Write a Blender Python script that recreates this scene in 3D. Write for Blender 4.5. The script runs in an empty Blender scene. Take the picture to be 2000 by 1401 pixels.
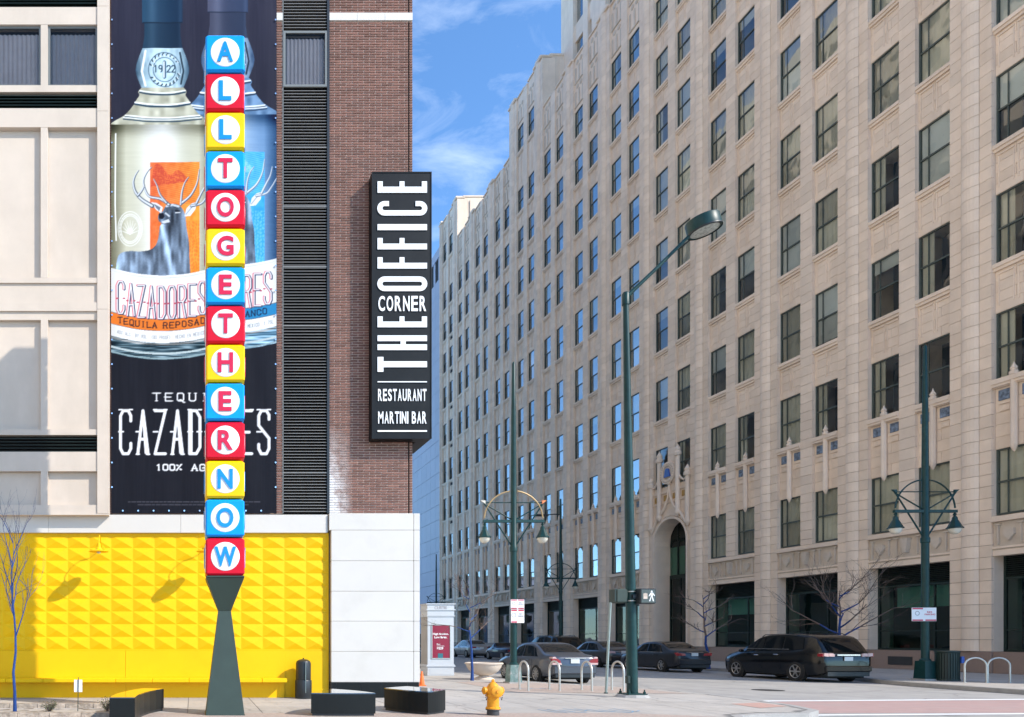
import bpy, bmesh, math, random
import numpy as np
from mathutils import Vector, Matrix

random.seed(7)
S = bpy.context.scene
COL = S.collection
# ------------------------------------------------------------------ camera
F_PX, VX, VY, CH = 1430.0, 376.0, 1246.0, 1.64      # focal length / vanishing point in photo pixels, eye height
cam_d = bpy.data.cameras.new('camera')
cam = bpy.data.objects.new('camera', cam_d); COL.objects.link(cam)
cam.location = (0, 0, CH); cam.rotation_euler = (math.radians(90), 0, 0)
cam_d.sensor_width = 36.0; cam_d.sensor_fit = 'HORIZONTAL'
cam_d.lens = 36.0 * F_PX / 2000.0
cam_d.shift_x = (1000 - VX) / 2000.0
cam_d.shift_y = (VY - 700.5) / 2000.0
cam_d.clip_start = 0.1; cam_d.clip_end = 3000
S.camera = cam
# ------------------------------------------------------------------ sky and sun
SUN = Vector((-1.38, 1.0, -1.27)).normalized()       # direction the light travels
w = bpy.data.worlds.new('World'); S.world = w; w.use_nodes = True
nt = w.node_tree; N = nt.nodes; N.clear()
out = N.new('ShaderNodeOutputWorld'); bg = N.new('ShaderNodeBackground')
sky = N.new('ShaderNodeTexSky'); sky.sky_type = 'NISHITA'; sky.sun_disc = False
sky.sun_elevation = math.asin(-SUN.z)
sky.sun_rotation = math.atan2(-SUN.x, -SUN.y)
sky.altitude = 1600; sky.air_density = 1.0; sky.dust_density = 0.45; sky.ozone_density = 2.2
SKY_STRENGTH = 0.15
tc = N.new('ShaderNodeTexCoord')
mp = N.new('ShaderNodeMapping'); mp.inputs['Scale'].default_value = (1.0, 2.2, 3.2); mp.inputs['Rotation'].default_value = (0.2, 0.5, 0.7)
ns = N.new('ShaderNodeTexNoise'); ns.inputs['Scale'].default_value = 6.5; ns.inputs['Detail'].default_value = 9; ns.inputs['Roughness'].default_value = 0.62; ns.inputs['Distortion'].default_value = 0.5
rp = N.new('ShaderNodeValToRGB'); rp.color_ramp.elements[0].position = 0.49; rp.color_ramp.elements[1].position = 0.9
rp.color_ramp.elements[1].color = (0.42, 0.42, 0.42, 1)
mx = N.new('ShaderNodeMix'); mx.data_type = 'RGBA'
tint = N.new('ShaderNodeMix'); tint.data_type = 'RGBA'; tint.blend_type = 'MULTIPLY'; tint.inputs[0].default_value = 1.0
tint.inputs[7].default_value = (0.66, 0.91, 1.06, 1)
nt.links.new(tc.outputs['Generated'], mp.inputs['Vector']); nt.links.new(mp.outputs[0], ns.inputs['Vector'])
nt.links.new(ns.outputs['Fac'], rp.inputs[0]); nt.links.new(rp.outputs[0], mx.inputs[0])
nt.links.new(sky.outputs[0], tint.inputs[6]); nt.links.new(tint.outputs[2], mx.inputs[6])
mx.inputs[7].default_value = (4.4, 4.9, 5.6, 1)
nt.links.new(mx.outputs[2], bg.inputs[0]); bg.inputs[1].default_value = SKY_STRENGTH
nt.links.new(bg.outputs[0], out.inputs[0])
sl = bpy.data.lights.new('sun', 'SUN'); sl.energy = 2.5; sl.angle = math.radians(0.6); sl.color = (1.0, 0.93, 0.82)
so = bpy.data.objects.new('sun', sl); COL.objects.link(so); so.rotation_euler = SUN.to_track_quat('-Z', 'Y').to_euler(); so.location = (30, -20, 40)
S.view_settings.view_transform = 'Standard'; S.view_settings.look = 'None'
S.view_settings.exposure = 1.19; S.view_settings.gamma = 1.0; S.view_settings.use_curve_mapping = False
S.render.engine = 'CYCLES'
try:
    S.cycles.transparent_max_bounces = 12; S.cycles.max_bounces = 6
except Exception: pass

# ------------------------------------------------------------------ helpers
def PX(x, Y): return (x - VX) / F_PX * Y            # photo column -> X at distance Y
def PZ(y, Y): return CH + (VY - y) / F_PX * Y       # photo row -> Z at distance Y
ORG = {}
def thing(name, label, cat, loc=(0, 0, 0), group=None):
    o = bpy.data.objects.new(name, None); COL.objects.link(o); o.location = loc; o.empty_display_size = 0.2
    o['label'] = label; o['category'] = cat
    if group: o['group'] = group
    ORG[o.name] = Vector(loc); return o
def tag(o, label, cat, group=None):
    o['label'] = label; o['category'] = cat
    if group: o['group'] = group
    return o
def copy_tree(o, parent=None):
    c = o.copy(); COL.objects.link(c)
    if parent: c.parent = parent
    for ch in list(o.children): copy_tree(ch, c)
    return c
def inst(name, me, parent, wloc, rot=(0, 0, 0), scale=None):
    o = bpy.data.objects.new(name, me); COL.objects.link(o)
    l = Vector(wloc)
    if parent is not None: o.parent = parent; l = l - ORG[parent.name]
    o.location = l; o.rotation_euler = rot
    if scale: o.scale = scale
    ORG[o.name] = Vector(wloc); return o
class MB:
    def __init__(s): s.v = []; s.f = []
    def poly(s, pts):
        b = len(s.v); s.v += [tuple(p) for p in pts]; s.f.append(tuple(range(b, b + len(pts)))); return s
    def box(s, x0, x1, y0, y1, z0, z1):
        b = len(s.v)
        s.v += [(x0, y0, z0), (x1, y0, z0), (x1, y1, z0), (x0, y1, z0), (x0, y0, z1), (x1, y0, z1), (x1, y1, z1), (x0, y1, z1)]
        s.f += [(b, b+3, b+2, b+1), (b+4, b+5, b+6, b+7), (b, b+1, b+5, b+4), (b+1, b+2, b+6, b+5), (b+2, b+3, b+7, b+6), (b+3, b, b+4, b+7)]
        return s
    def bevbox(s, x0, x1, y0, y1, z0, z1, c):
        """box with all edges chamfered by c"""
        b = len(s.v); P = []
        for zz, k in ((z0, 1), (z0 + c, 0), (z1 - c, 0), (z1, 1)):
            e = c if k else 0
            xa, xb, ya, yb = x0 + e, x1 - e, y0 + e, y1 - e; q = c * 0.8
            P += [(xa + q, ya, zz), (xb - q, ya, zz), (xb, ya + q, zz), (xb, yb - q, zz), (xb - q, yb, zz), (xa + q, yb, zz), (xa, yb - q, zz), (xa, ya + q, zz)]
        s.v += P
        for r in range(3):
            for i in range(8):
                j = (i + 1) % 8; s.f.append((b + r*8 + i, b + r*8 + j, b + r*8 + 8 + j, b + r*8 + 8 + i))
        s.f.append(tuple(b + 7 - i for i in range(8))); s.f.append(tuple(b + 24 + i for i in range(8)))
        return s
    def prism(s, pts, z0, z1, axis='z'):
        """pts: 2D outline (ccw); extruded along axis. z:(x,y) y:(x,z) x:(y,z)"""
        n = len(pts); b = len(s.v)
        def m(p, h):
            return (p[0], p[1], h) if axis == 'z' else ((p[0], h, p[1]) if axis == 'y' else (h, p[0], p[1]))
        s.v += [m(p, z0) for p in pts] + [m(p, z1) for p in pts]
        s.f.append(tuple(b + n - 1 - i for i in range(n))); s.f.append(tuple(b + n + i for i in range(n)))
        for i in range(n):
            j = (i + 1) % n; s.f.append((b + i, b + j, b + n + j, b + n + i))
        return s
    def tube(s, pts, rad, n=8, caps=True):
        pts = [Vector(p) for p in pts]; b = len(s.v)
        if not hasattr(rad, '__len__'): rad = [rad] * len(pts)
        up = None
        for i, p in enumerate(pts):
            d = (pts[min(i + 1, len(pts) - 1)] - pts[max(i - 1, 0)]).normalized()
            if up is None:
                up = Vector((0, 0, 1)) if abs(d.z) < 0.9 else Vector((1, 0, 0))
            a = d.cross(up).normalized(); c = a.cross(d).normalized(); up = c
            for k in range(n):
                t = 2 * math.pi * k / n
                s.v.append(tuple(p + (a * math.cos(t) + c * math.sin(t)) * rad[i]))
        for i in range(len(pts) - 1):
            for k in range(n):
                j = (k + 1) % n; s.f.append((b + i*n + k, b + i*n + j, b + (i+1)*n + j, b + (i+1)*n + k))
        if caps:
            s.f.append(tuple(b + n - 1 - k for k in range(n))); e = b + (len(pts) - 1) * n; s.f.append(tuple(e + k for k in range(n)))
        return s
    def lathe(s, prof, c=(0, 0, 0), n=20, axis='z', flat=0.0, caps=True):
        b = len(s.v)
        for (r, h) in prof:
            for k in range(n):
                t = 2 * math.pi * k / n + flat; u, v_ = r * math.cos(t), r * math.sin(t)
                p = (u, v_, h) if axis == 'z' else ((u, h, v_) if axis == 'y' else (h, u, v_))
                s.v.append((c[0] + p[0], c[1] + p[1], c[2] + p[2]))
        for i in range(len(prof) - 1):
            for k in range(n):
                j = (k + 1) % n; s.f.append((b + i*n + k, b + i*n + j, b + (i+1)*n + j, b + (i+1)*n + k))
        if caps: s.f.append(tuple(b + n - 1 - k for k in range(n))); e = b + (len(prof) - 1) * n; s.f.append(tuple(e + k for k in range(n)))
        return s
    def grid(s, fn, nu, nv):
        b = len(s.v)
        for i in range(nu + 1):
            for j in range(nv + 1): s.v.append(tuple(fn(i / nu, j / nv)))
        for i in range(nu):
            for j in range(nv):
                a = b + i * (nv + 1) + j; s.f.append((a, a + nv + 1, a + nv + 2, a + 1))
        return s
    def mesh(s, name, m, smooth=False, org=None, fix=True):
        vv = s.v if org is None else [(a - org[0], b_ - org[1], c - org[2]) for a, b_, c in s.v]
        me = bpy.data.meshes.new(name); me.from_pydata(vv, [], s.f); me.materials.append(MAT[m])
        if fix:
            bm = bmesh.new(); bm.from_mesh(me); bmesh.ops.recalc_face_normals(bm, faces=bm.faces); bm.to_mesh(me); bm.free()
        if smooth:
            for p in me.polygons: p.use_smooth = True
            me.set_sharp_from_angle(angle=math.radians(38))
        me.update(); return me
    def build(s, name, m, parent=None, smooth=False, fix=True):
        org = ORG[parent.name] if parent is not None else None
        me = s.mesh(name, m, smooth, org, fix)
        o = bpy.data.objects.new(name, me); COL.objects.link(o)
        if parent is not None: o.parent = parent; ORG[o.name] = org
        else: ORG[o.name] = Vector((0, 0, 0))
        return o
def struct(o): o['kind'] = 'structure'; return o
def box(name, m, parent, *a, bev=0):
    mb = MB()
    if bev: mb.bevbox(*a, bev)
    else: mb.box(*a)
    return mb.build(name, m, parent)

# ------------------------------------------------------------------ materials
MAT = {}
def srgb(r, g, b):
    f = lambda c: (c / 255 / 12.92) if c / 255 <= 0.04045 else ((c / 255 + 0.055) / 1.055) ** 2.4
    return (f(r), f(g), f(b))
def material(name, col, rough=0.6, metal=0.0, var=0.12, scale=3.0, bump=0.0, bscale=30.0, rnd=0.0, spec=0.5, coat=0.0, streak=0.0, dirt=None, dscale=0.7, ior=1.5, crack=0.0, stain=0.0):
    m = bpy.data.materials.new(name); m.use_nodes = True; MAT[name] = m
    t = m.node_tree; n = t.nodes; L = t.links.new
    p = n['Principled BSDF']
    p.inputs['Roughness'].default_value = rough; p.inputs['Metallic'].default_value = metal
    p.inputs['Specular IOR Level'].default_value = spec; p.inputs['Coat Weight'].default_value = coat; p.inputs['Coat Roughness'].default_value = 0.05
    p.inputs['IOR'].default_value = ior
    g = n.new('ShaderNodeNewGeometry')
    cur = None
    def mix(a, b, fac, mode='MIX'):
        x = n.new('ShaderNodeMix'); x.data_type = 'RGBA'; x.blend_type = mode
        for sock, val in ((x.inputs[0], fac), (x.inputs[6], a), (x.inputs[7], b)):
            if isinstance(val, (int, float)): sock.default_value = val
            elif isinstance(val, tuple): sock.default_value = (*val[:3], 1)
            else: L(val, sock)
        return x.outputs[2]
    no = n.new('ShaderNodeTexNoise'); no.inputs['Scale'].default_value = scale; no.inputs['Detail'].default_value = 6; no.inputs['Roughness'].default_value = 0.6
    L(g.outputs['Position'], no.inputs['Vector'])
    st = n.new('ShaderNodeMapRange'); st.inputs[1].default_value = 0.3; st.inputs[2].default_value = 0.7; L(no.outputs['Fac'], st.inputs[0])
    lo = tuple(c * (1 - var) for c in col); hi = tuple(min(1, c * (1 + var)) for c in col)
    cur = mix(lo, hi, st.outputs[0])
    if rnd > 0:
        oi = n.new('ShaderNodeObjectInfo'); ad = n.new('ShaderNodeMath'); ad.operation = 'ADD'
        L(oi.outputs['Random'], ad.inputs[0]); L(g.outputs['Random Per Island'], ad.inputs[1])
        fr = n.new('ShaderNodeMath'); fr.operation = 'FRACT'; L(ad.outputs[0], fr.inputs[0])
        mr = n.new('ShaderNodeMapRange'); mr.inputs[3].default_value = 1 - rnd; mr.inputs[4].default_value = 1 + rnd; L(fr.outputs[0], mr.inputs[0])
        cb = n.new('ShaderNodeCombineColor')
        for i in range(3): L(mr.outputs[0], cb.inputs[i])
        cur = mix(cur, cb.outputs[0], 1.0, 'MULTIPLY')
    if dirt:
        mpn = n.new('ShaderNodeMapping'); L(g.outputs['Position'], mpn.inputs['Vector'])
        if streak: mpn.inputs['Scale'].default_value = (1, 1, streak)
        d = n.new('ShaderNodeTexNoise'); d.inputs['Scale'].default_value = dscale; d.inputs['Detail'].default_value = 8; d.inputs['Roughness'].default_value = 0.65
        L(mpn.outputs[0], d.inputs['Vector'])
        r = n.new('ShaderNodeMapRange'); r.inputs[1].default_value = 0.5; r.inputs[2].default_value = 0.8; L(d.outputs['Fac'], r.inputs[0])
        cur = mix(cur, dirt, r.outputs[0])
    if crack:
        w_ = n.new('ShaderNodeTexNoise'); w_.inputs['Scale'].default_value = 1.3; w_.inputs['Detail'].default_value = 6; L(g.outputs['Position'], w_.inputs['Vector'])
        ad = n.new('ShaderNodeVectorMath'); ad.operation = 'MULTIPLY_ADD'; ad.inputs[1].default_value = (0.9, 0.9, 0.9); L(w_.outputs['Color'], ad.inputs[0]); L(g.outputs['Position'], ad.inputs[2])
        vo = n.new('ShaderNodeTexVoronoi'); vo.feature = 'DISTANCE_TO_EDGE'; vo.inputs['Scale'].default_value = crack; L(ad.outputs[0], vo.inputs['Vector'])
        r = n.new('ShaderNodeMapRange'); r.inputs[1].default_value = 0.0; r.inputs[2].default_value = 0.012; r.inputs[3].default_value = 0.6; r.inputs[4].default_value = 0.0; L(vo.outputs['Distance'], r.inputs[0])
        cur = mix(cur, tuple(c * .45 for c in col), r.outputs[0])
    if stain:
        mp2 = n.new('ShaderNodeMapping'); mp2.inputs['Scale'].default_value = (1, .18, 1); L(g.outputs['Position'], mp2.inputs['Vector'])
        sn = n.new('ShaderNodeTexNoise'); sn.inputs['Scale'].default_value = stain; sn.inputs['Detail'].default_value = 7; sn.inputs['Roughness'].default_value = 0.7; L(mp2.outputs[0], sn.inputs['Vector'])
        r = n.new('ShaderNodeMapRange'); r.inputs[1].default_value = 0.52; r.inputs[2].default_value = 0.72; r.inputs[4].default_value = 0.55; L(sn.outputs['Fac'], r.inputs[0])
        cur = mix(cur, tuple(c * .62 for c in col), r.outputs[0])
    L(cur, p.inputs['Base Color'])
    if bump > 0:
        b2 = n.new('ShaderNodeTexNoise'); b2.inputs['Scale'].default_value = bscale; b2.inputs['Detail'].default_value = 5
        L(g.outputs['Position'], b2.inputs['Vector'])
        bn = n.new('ShaderNodeBump'); bn.inputs['Strength'].default_value = bump; bn.inputs['Distance'].default_value = 0.02
        L(b2.outputs['Fac'], bn.inputs['Height']); L(bn.outputs[0], p.inputs['Normal'])
    return m
M = material
# ground
M('road', (0.35, 0.333, 0.312), 0.85, var=0.12, scale=1.2, bump=0.15, bscale=60, dirt=(0.25, 0.245, 0.24), dscale=0.35, crack=0.22, stain=1.1)
M('concrete', (0.42, 0.385, 0.345), 0.85, var=0.08, scale=2.0, bump=0.1, bscale=40, rnd=0.07, dirt=(0.36, 0.335, 0.31), dscale=0.9, crack=0.3, stain=2.6)
M('kerb', (0.35, 0.335, 0.315), 0.85, var=0.12, scale=4, bump=0.1)
M('joint', (0.17, 0.16, 0.15), 0.9)
M('paver', (0.40, 0.315, 0.265), 0.85, var=0.22, scale=14, bump=0.25, bscale=50, dirt=(0.34, 0.29, 0.25), dscale=2)
M('crosswalk', (0.40, 0.265, 0.24), 0.85, var=0.08, scale=3, dirt=(0.36, 0.29, 0.26), dscale=1.2)
M('road_paint', (0.80, 0.80, 0.79), 0.7, var=0.05, scale=8, dirt=(0.6, 0.6, 0.58), dscale=4)
M('tactile', (0.47, 0.29, 0.235), 0.8, var=0.1, scale=9)
M('chalk_blue', (0.14, 0.30, 0.46), 0.9, var=0.3, scale=12)
M('iron', (0.06, 0.058, 0.056), 0.6, 0.5)
M('soil', (0.16, 0.13, 0.10), 0.95, var=0.4, scale=14, bump=0.5)
# hotel
M('precast', (0.585, 0.50, 0.42), 0.8, var=0.05, scale=1.5, bump=0.06, bscale=70, dirt=(0.51, 0.435, 0.36), dscale=0.9, streak=0.35)
M('white_stone', (0.61, 0.58, 0.535), 0.55, var=0.02, scale=1.2, dirt=(0.55, 0.52, 0.475), dscale=1.1, rnd=0.012)
M('granite_dark', (0.012, 0.014, 0.0145), 0.38, var=0.4, scale=120, spec=0.18)
M('granite_polished', (0.03, 0.035, 0.035), 0.12, var=0.45, scale=160, spec=0.9, coat=1.0)
M('mortar', (0.54, 0.39, 0.315), 0.9, var=0.06, scale=9)
M('yellow_paint', (0.87, 0.50, 0.0), 0.5, var=0.03, scale=1.5, spec=0.25, dirt=(0.80, 0.445, 0.0), dscale=0.9, rnd=0.02)
M('louver', (0.20, 0.19, 0.175), 0.5, var=0.1, scale=3, metal=0.3)
M('dark_void', (0.012, 0.012, 0.014), 0.8, var=0.1)
M('frame_grey', (0.17, 0.18, 0.175), 0.45, var=0.05)
M('curtain_grey', (0.42, 0.37, 0.36), 0.9, var=0.1, scale=2)
M('hotel_side', (0.72, 0.61, 0.49), 0.85, var=0.1, scale=0.6)
# telephone building
M('terracotta', (0.84, 0.69, 0.555), 0.7, var=0.07, scale=1.1, rnd=0.075, dirt=(0.72, 0.57, 0.445), dscale=0.6, streak=0.22, bump=0.04, bscale=50)
M('terracotta_band', (0.63, 0.54, 0.445), 0.75, var=0.08, scale=2.0, dirt=(0.52, 0.43, 0.335), dscale=0.9)
M('stone_joint', (0.36, 0.30, 0.245), 0.9, var=0.1)
M('granite_pink', (0.30, 0.215, 0.175), 0.5, var=0.3, scale=60)
M('sash', (0.075, 0.095, 0.085), 0.45, var=0.1)
M('interior', (0.035, 0.035, 0.033), 0.9, var=0.4, scale=0.3)
M('blind_cream', (0.80, 0.74, 0.62), 0.85, var=0.06, scale=1.0, rnd=0.15)
M('blind_white', (0.84, 0.84, 0.82), 0.85, var=0.05, scale=1.0, rnd=0.1)
M('mosaic', (0.16, 0.21, 0.29), 0.5, var=0.75, scale=7.0)
M('panel_lavender', (0.46, 0.47, 0.56), 0.5, var=0.04, scale=0.3, rnd=0.03)
M('bell_blue', (0.03, 0.09, 0.38), 0.4)
M('gold_tile', (0.45, 0.25, 0.05), 0.5)
# street furniture
M('green_pole', (0.004, 0.036, 0.035), 0.42, var=0.2, scale=6, dirt=(0.014, 0.055, 0.052), dscale=5, spec=0.35)
M('green_dark', (0.008, 0.024, 0.02), 0.5, var=0.2, scale=4)
M('pedestal_green', (0.028, 0.048, 0.038), 0.55, var=0.1, scale=3)
M('worn_pedestal', (0.12, 0.19, 0.175), 0.6, var=0.3, scale=8, dirt=(0.45, 0.46, 0.44), dscale=6)
M('steel', (0.56, 0.55, 0.51), 0.42, 0.75, var=0.1, scale=9)
M('galv', (0.30, 0.36, 0.34), 0.5, 0.5, var=0.12, scale=9)
M('gold_trim', (0.38, 0.26, 0.12), 0.45, 0.2, var=0.1)
M('globe', (0.66, 0.62, 0.52), 0.25, var=0.06, scale=9)
M('lens_clear', (0.42, 0.44, 0.40), 0.2, var=0.4, scale=16)
M('signal_face', (0.07, 0.085, 0.075), 0.3, var=0.3, scale=16)
M('white_sign', (0.80, 0.80, 0.80), 0.45, var=0.02)
M('sign_red', (0.55, 0.03, 0.07), 0.45, var=0.05)
M('sign_text', (0.35, 0.33, 0.34), 0.5)
M('orange_tip', (0.75, 0.22, 0.07), 0.5)
M('hydrant', (0.80, 0.33, 0.01), 0.5, var=0.14, scale=14, dirt=(0.52, 0.20, 0.03), dscale=12)
M('hydrant_dark', (0.05, 0.05, 0.052), 0.6)
M('black_plastic', (0.018, 0.021, 0.024), 0.4, var=0.2)
M('cone_orange', (0.85, 0.16, 0.02), 0.5)
M('kiosk_grey', (0.52, 0.54, 0.56), 0.4, var=0.02, metal=0.1)
M('kiosk_side', (0.33, 0.31, 0.29), 0.6)
M('poster_red', (0.24, 0.008, 0.035), 0.25, var=0.03)
M('poster_teal', (0.03, 0.15, 0.19), 0.3)
M('planter_tan', (0.62, 0.52, 0.43), 0.8, var=0.05, scale=5, bump=0.1, bscale=90)
M('rough_stone', (0.37, 0.31, 0.25), 0.9, var=0.3, scale=10, bump=1.0, bscale=16, rnd=0.08)
M('blue_paint', (0.002, 0.042, 0.20), 0.65, var=0.2, scale=9)
M('twig', (0.145, 0.105, 0.088), 0.85, var=0.2)
M('twig_blue', (0.07, 0.075, 0.13), 0.8, var=0.3, scale=5)
M('bud', (0.38, 0.18, 0.12), 0.8)
M('shrub_green', (0.10, 0.115, 0.055), 0.8, var=0.4, scale=9)
M('shrub_dark', (0.035, 0.06, 0.02), 0.8, var=0.4, scale=9)
M('sign_black', (0.008, 0.009, 0.010), 0.45, var=0.2, scale=3, spec=0.2, dirt=(0.014, 0.015, 0.016), dscale=2)
M('sign_white', (0.85, 0.85, 0.84), 0.4, var=0.01)
M('cube_blue', (0.0, 0.30, 0.80), 0.42, var=0.03, spec=0.25)
M('cube_red', (0.60, 0.003, 0.022), 0.42, var=0.03, spec=0.25)
M('cube_yellow', (0.90, 0.53, 0.0), 0.42, var=0.03, spec=0.25)
M('cube_white', (0.80, 0.80, 0.80), 0.35, var=0.015)
M('letter_blue', (0.0, 0.24, 0.66), 0.35, var=0.03)
M('letter_red', (0.60, 0.006, 0.05), 0.35, var=0.03)
# vehicles
M('paint_grey', (0.075, 0.082, 0.098), 0.32, 0.5, var=0.06, coat=0.6, dirt=(0.11, 0.108, 0.105), dscale=2)
M('paint_black', (0.002, 0.0024, 0.003), 0.16, 0.0, var=0.1, coat=0.25, spec=0.4)
M('paint_dark', (0.022, 0.024, 0.03), 0.3, 0.3, var=0.08, coat=0.4, spec=0.35)
M('paint_bronze', (0.06, 0.056, 0.055), 0.35, 0.5, var=0.08, coat=0.7)
M('paint_silver', (0.30, 0.29, 0.28), 0.35, 0.6, var=0.06, coat=0.7)
M('paint_navy', (0.006, 0.01, 0.035), 0.28, 0.2, var=0.08, coat=0.5, spec=0.35)
M('car_glass', (0.004, 0.005, 0.006), 0.04, var=0.1, spec=0.5, ior=1.5)
M('tyre', (0.012, 0.012, 0.012), 0.85)
M('rim', (0.38, 0.37, 0.36), 0.35, 0.8, var=0.1)
M('chrome', (0.75, 0.75, 0.76), 0.15, 0.9)
M('tail_red', (0.30, 0.012, 0.02), 0.15, coat=1.0)
M('tail_pink', (0.62, 0.40, 0.38), 0.2, coat=1.0)
M('plate', (0.62, 0.64, 0.62), 0.5)
# glass: mirror-like coating over a clear pane
def glass(name, tint, ior, rough=0.015, wav=0.02):
    m = bpy.data.materials.new(name); m.use_nodes = True; MAT[name] = m
    t = m.node_tree; n = t.nodes; L = t.links.new; n.remove(n['Principled BSDF'])
    o = n['Material Output']; tr = n.new('ShaderNodeBsdfTransparent'); gl = n.new('ShaderNodeBsdfGlossy'); mixs = n.new('ShaderNodeMixShader'); fr = n.new('ShaderNodeFresnel')
    tr.inputs[0].default_value = (*tint, 1); gl.inputs['Roughness'].default_value = rough; gl.inputs[0].default_value = (0.93, 0.97, 1.0, 1); fr.inputs[0].default_value = ior
    g = n.new('ShaderNodeNewGeometry'); no = n.new('ShaderNodeTexNoise'); no.inputs['Scale'].default_value = 0.8; no.inputs['Detail'].default_value = 1; L(g.outputs['Position'], no.inputs['Vector'])
    b = n.new('ShaderNodeBump'); b.inputs['Strength'].default_value = wav; b.inputs['Distance'].default_value = 0.3; L(no.outputs['Fac'], b.inputs['Height']); L(b.outputs[0], gl.inputs['Normal'])
    oi = n.new('ShaderNodeObjectInfo'); mr = n.new('ShaderNodeMapRange'); mr.inputs[3].default_value = 0.62; mr.inputs[4].default_value = 1.0; L(oi.outputs['Random'], mr.inputs[0])
    mu = n.new('ShaderNodeMath'); mu.operation = 'MULTIPLY'; L(fr.outputs[0], mu.inputs[0]); L(mr.outputs[0], mu.inputs[1])
    L(mu.outputs[0], mixs.inputs[0]); L(tr.outputs[0], mixs.inputs[1]); L(gl.outputs[0], mixs.inputs[2]); L(mixs.outputs[0], o.inputs['Surface'])
glass('pane_glass', (0.74, 0.82, 0.78), 5.5)
glass('pane_clear', (0.88, 0.93, 0.91), 2.2, wav=0.05)
glass('shop_glass', (0.30, 0.56, 0.50), 1.8)
glass('hotel_glass', (0.75, 0.78, 0.82), 1.25)
# brick: colour varies brick by brick, with reflected light painted pale low on the jamb side
M('brick', (0.185, 0.088, 0.066), 0.85, var=0.14, scale=11, rnd=0.24, bump=0.2, bscale=90)
t = MAT['brick'].node_tree; n = t.nodes; p = n['Principled BSDF']; src = p.inputs['Base Color'].links[0].from_socket
def painted_glare(t, src, p):
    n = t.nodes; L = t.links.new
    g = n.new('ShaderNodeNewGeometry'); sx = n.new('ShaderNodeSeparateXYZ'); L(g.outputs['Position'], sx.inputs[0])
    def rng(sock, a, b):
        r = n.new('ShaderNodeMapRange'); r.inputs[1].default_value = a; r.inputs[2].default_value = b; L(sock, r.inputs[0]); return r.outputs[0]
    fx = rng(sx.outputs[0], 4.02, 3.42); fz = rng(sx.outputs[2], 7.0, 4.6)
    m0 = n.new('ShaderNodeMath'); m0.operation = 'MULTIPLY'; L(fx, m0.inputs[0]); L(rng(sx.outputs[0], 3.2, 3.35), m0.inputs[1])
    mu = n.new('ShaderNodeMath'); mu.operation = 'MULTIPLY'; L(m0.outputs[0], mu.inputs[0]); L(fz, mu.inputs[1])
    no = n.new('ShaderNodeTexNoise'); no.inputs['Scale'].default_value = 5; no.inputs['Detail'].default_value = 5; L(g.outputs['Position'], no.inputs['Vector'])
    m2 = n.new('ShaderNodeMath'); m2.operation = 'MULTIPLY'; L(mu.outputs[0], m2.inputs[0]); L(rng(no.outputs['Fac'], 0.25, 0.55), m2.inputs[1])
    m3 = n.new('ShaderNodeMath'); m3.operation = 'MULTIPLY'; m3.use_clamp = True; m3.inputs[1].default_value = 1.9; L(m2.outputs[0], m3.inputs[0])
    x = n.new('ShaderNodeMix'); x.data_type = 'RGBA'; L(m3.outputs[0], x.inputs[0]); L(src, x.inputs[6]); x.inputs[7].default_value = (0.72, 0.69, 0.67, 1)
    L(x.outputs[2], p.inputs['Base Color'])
painted_glare(t, src, p)
t = MAT['mortar'].node_tree; p = t.nodes['Principled BSDF']; painted_glare(t, p.inputs['Base Color'].links[0].from_socket, p)
# printed vinyl: colours come from the mesh colour layer
m = bpy.data.materials.new('vinyl'); m.use_nodes = True; MAT['vinyl'] = m
t = m.node_tree; p = t.nodes['Principled BSDF']; va = t.nodes.new('ShaderNodeVertexColor'); va.layer_name = 'print'
t.links.new(va.outputs[0], p.inputs['Base Color']); p.inputs['Roughness'].default_value = 0.5; p.inputs['Specular IOR Level'].default_value = 0.15
g = t.nodes.new('ShaderNodeNewGeometry'); wv = t.nodes.new('ShaderNodeTexNoise'); wv.inputs['Scale'].default_value = 1.3; t.links.new(g.outputs['Position'], wv.inputs['Vector'])
bn = t.nodes.new('ShaderNodeBump'); bn.inputs['Strength'].default_value = 0.25; bn.inputs['Distance'].default_value = 0.06; t.links.new(wv.outputs['Fac'], bn.inputs['Height']); t.links.new(bn.outputs[0], p.inputs['Normal'])

# ------------------------------------------------------------------ lettering
TXT = {}
def text_geo(s, bold=0.0, ext=0.02):
    k = (s, bold)
    if k in TXT: return TXT[k]
    c = bpy.data.curves.new('tmp_text', 'FONT'); c.body = s; c.offset = bold; c.extrude = ext; c.resolution_u = 4; c.fill_mode = 'BOTH'
    o = bpy.data.objects.new('tmp_text', c); COL.objects.link(o)
    dg = bpy.context.evaluated_depsgraph_get(); me = bpy.data.meshes.new_from_object(o.evaluated_get(dg))
    v = np.array([x.co[:] for x in me.vertices]); f = [tuple(q.vertices) for q in me.polygons]
    bpy.data.objects.remove(o); bpy.data.curves.remove(c); bpy.data.meshes.remove(me)
    v[:, :2] -= v[:, :2].min(0); v[:, :2] /= v[:, :2].max(0); v[:, 2] = np.where(v[:, 2] > 0, 1.0, 0.0)
    TXT[k] = (v, f); return TXT[k]
def lettering(name, s, m, parent, x0, x1, z0, z1, yf, yb, bold=0.0, axis='y', slant=0.0):
    """text filling the rectangle, facing -y (axis y) or -x (axis x)"""
    v, f = text_geo(s, bold); mb = MB()
    for a, b_, c in v:
        X = x0 + (x1 - x0) * a + slant * (z1 - z0) * (b_ - 0.5); Z = z0 + (z1 - z0) * b_; Y = yb + (yf - yb) * c
        mb.v.append((X, Y, Z) if axis == 'y' else (Y, X, Z))
    mb.f = list(f)
    return mb.build(name, m, parent, fix=True)
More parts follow.
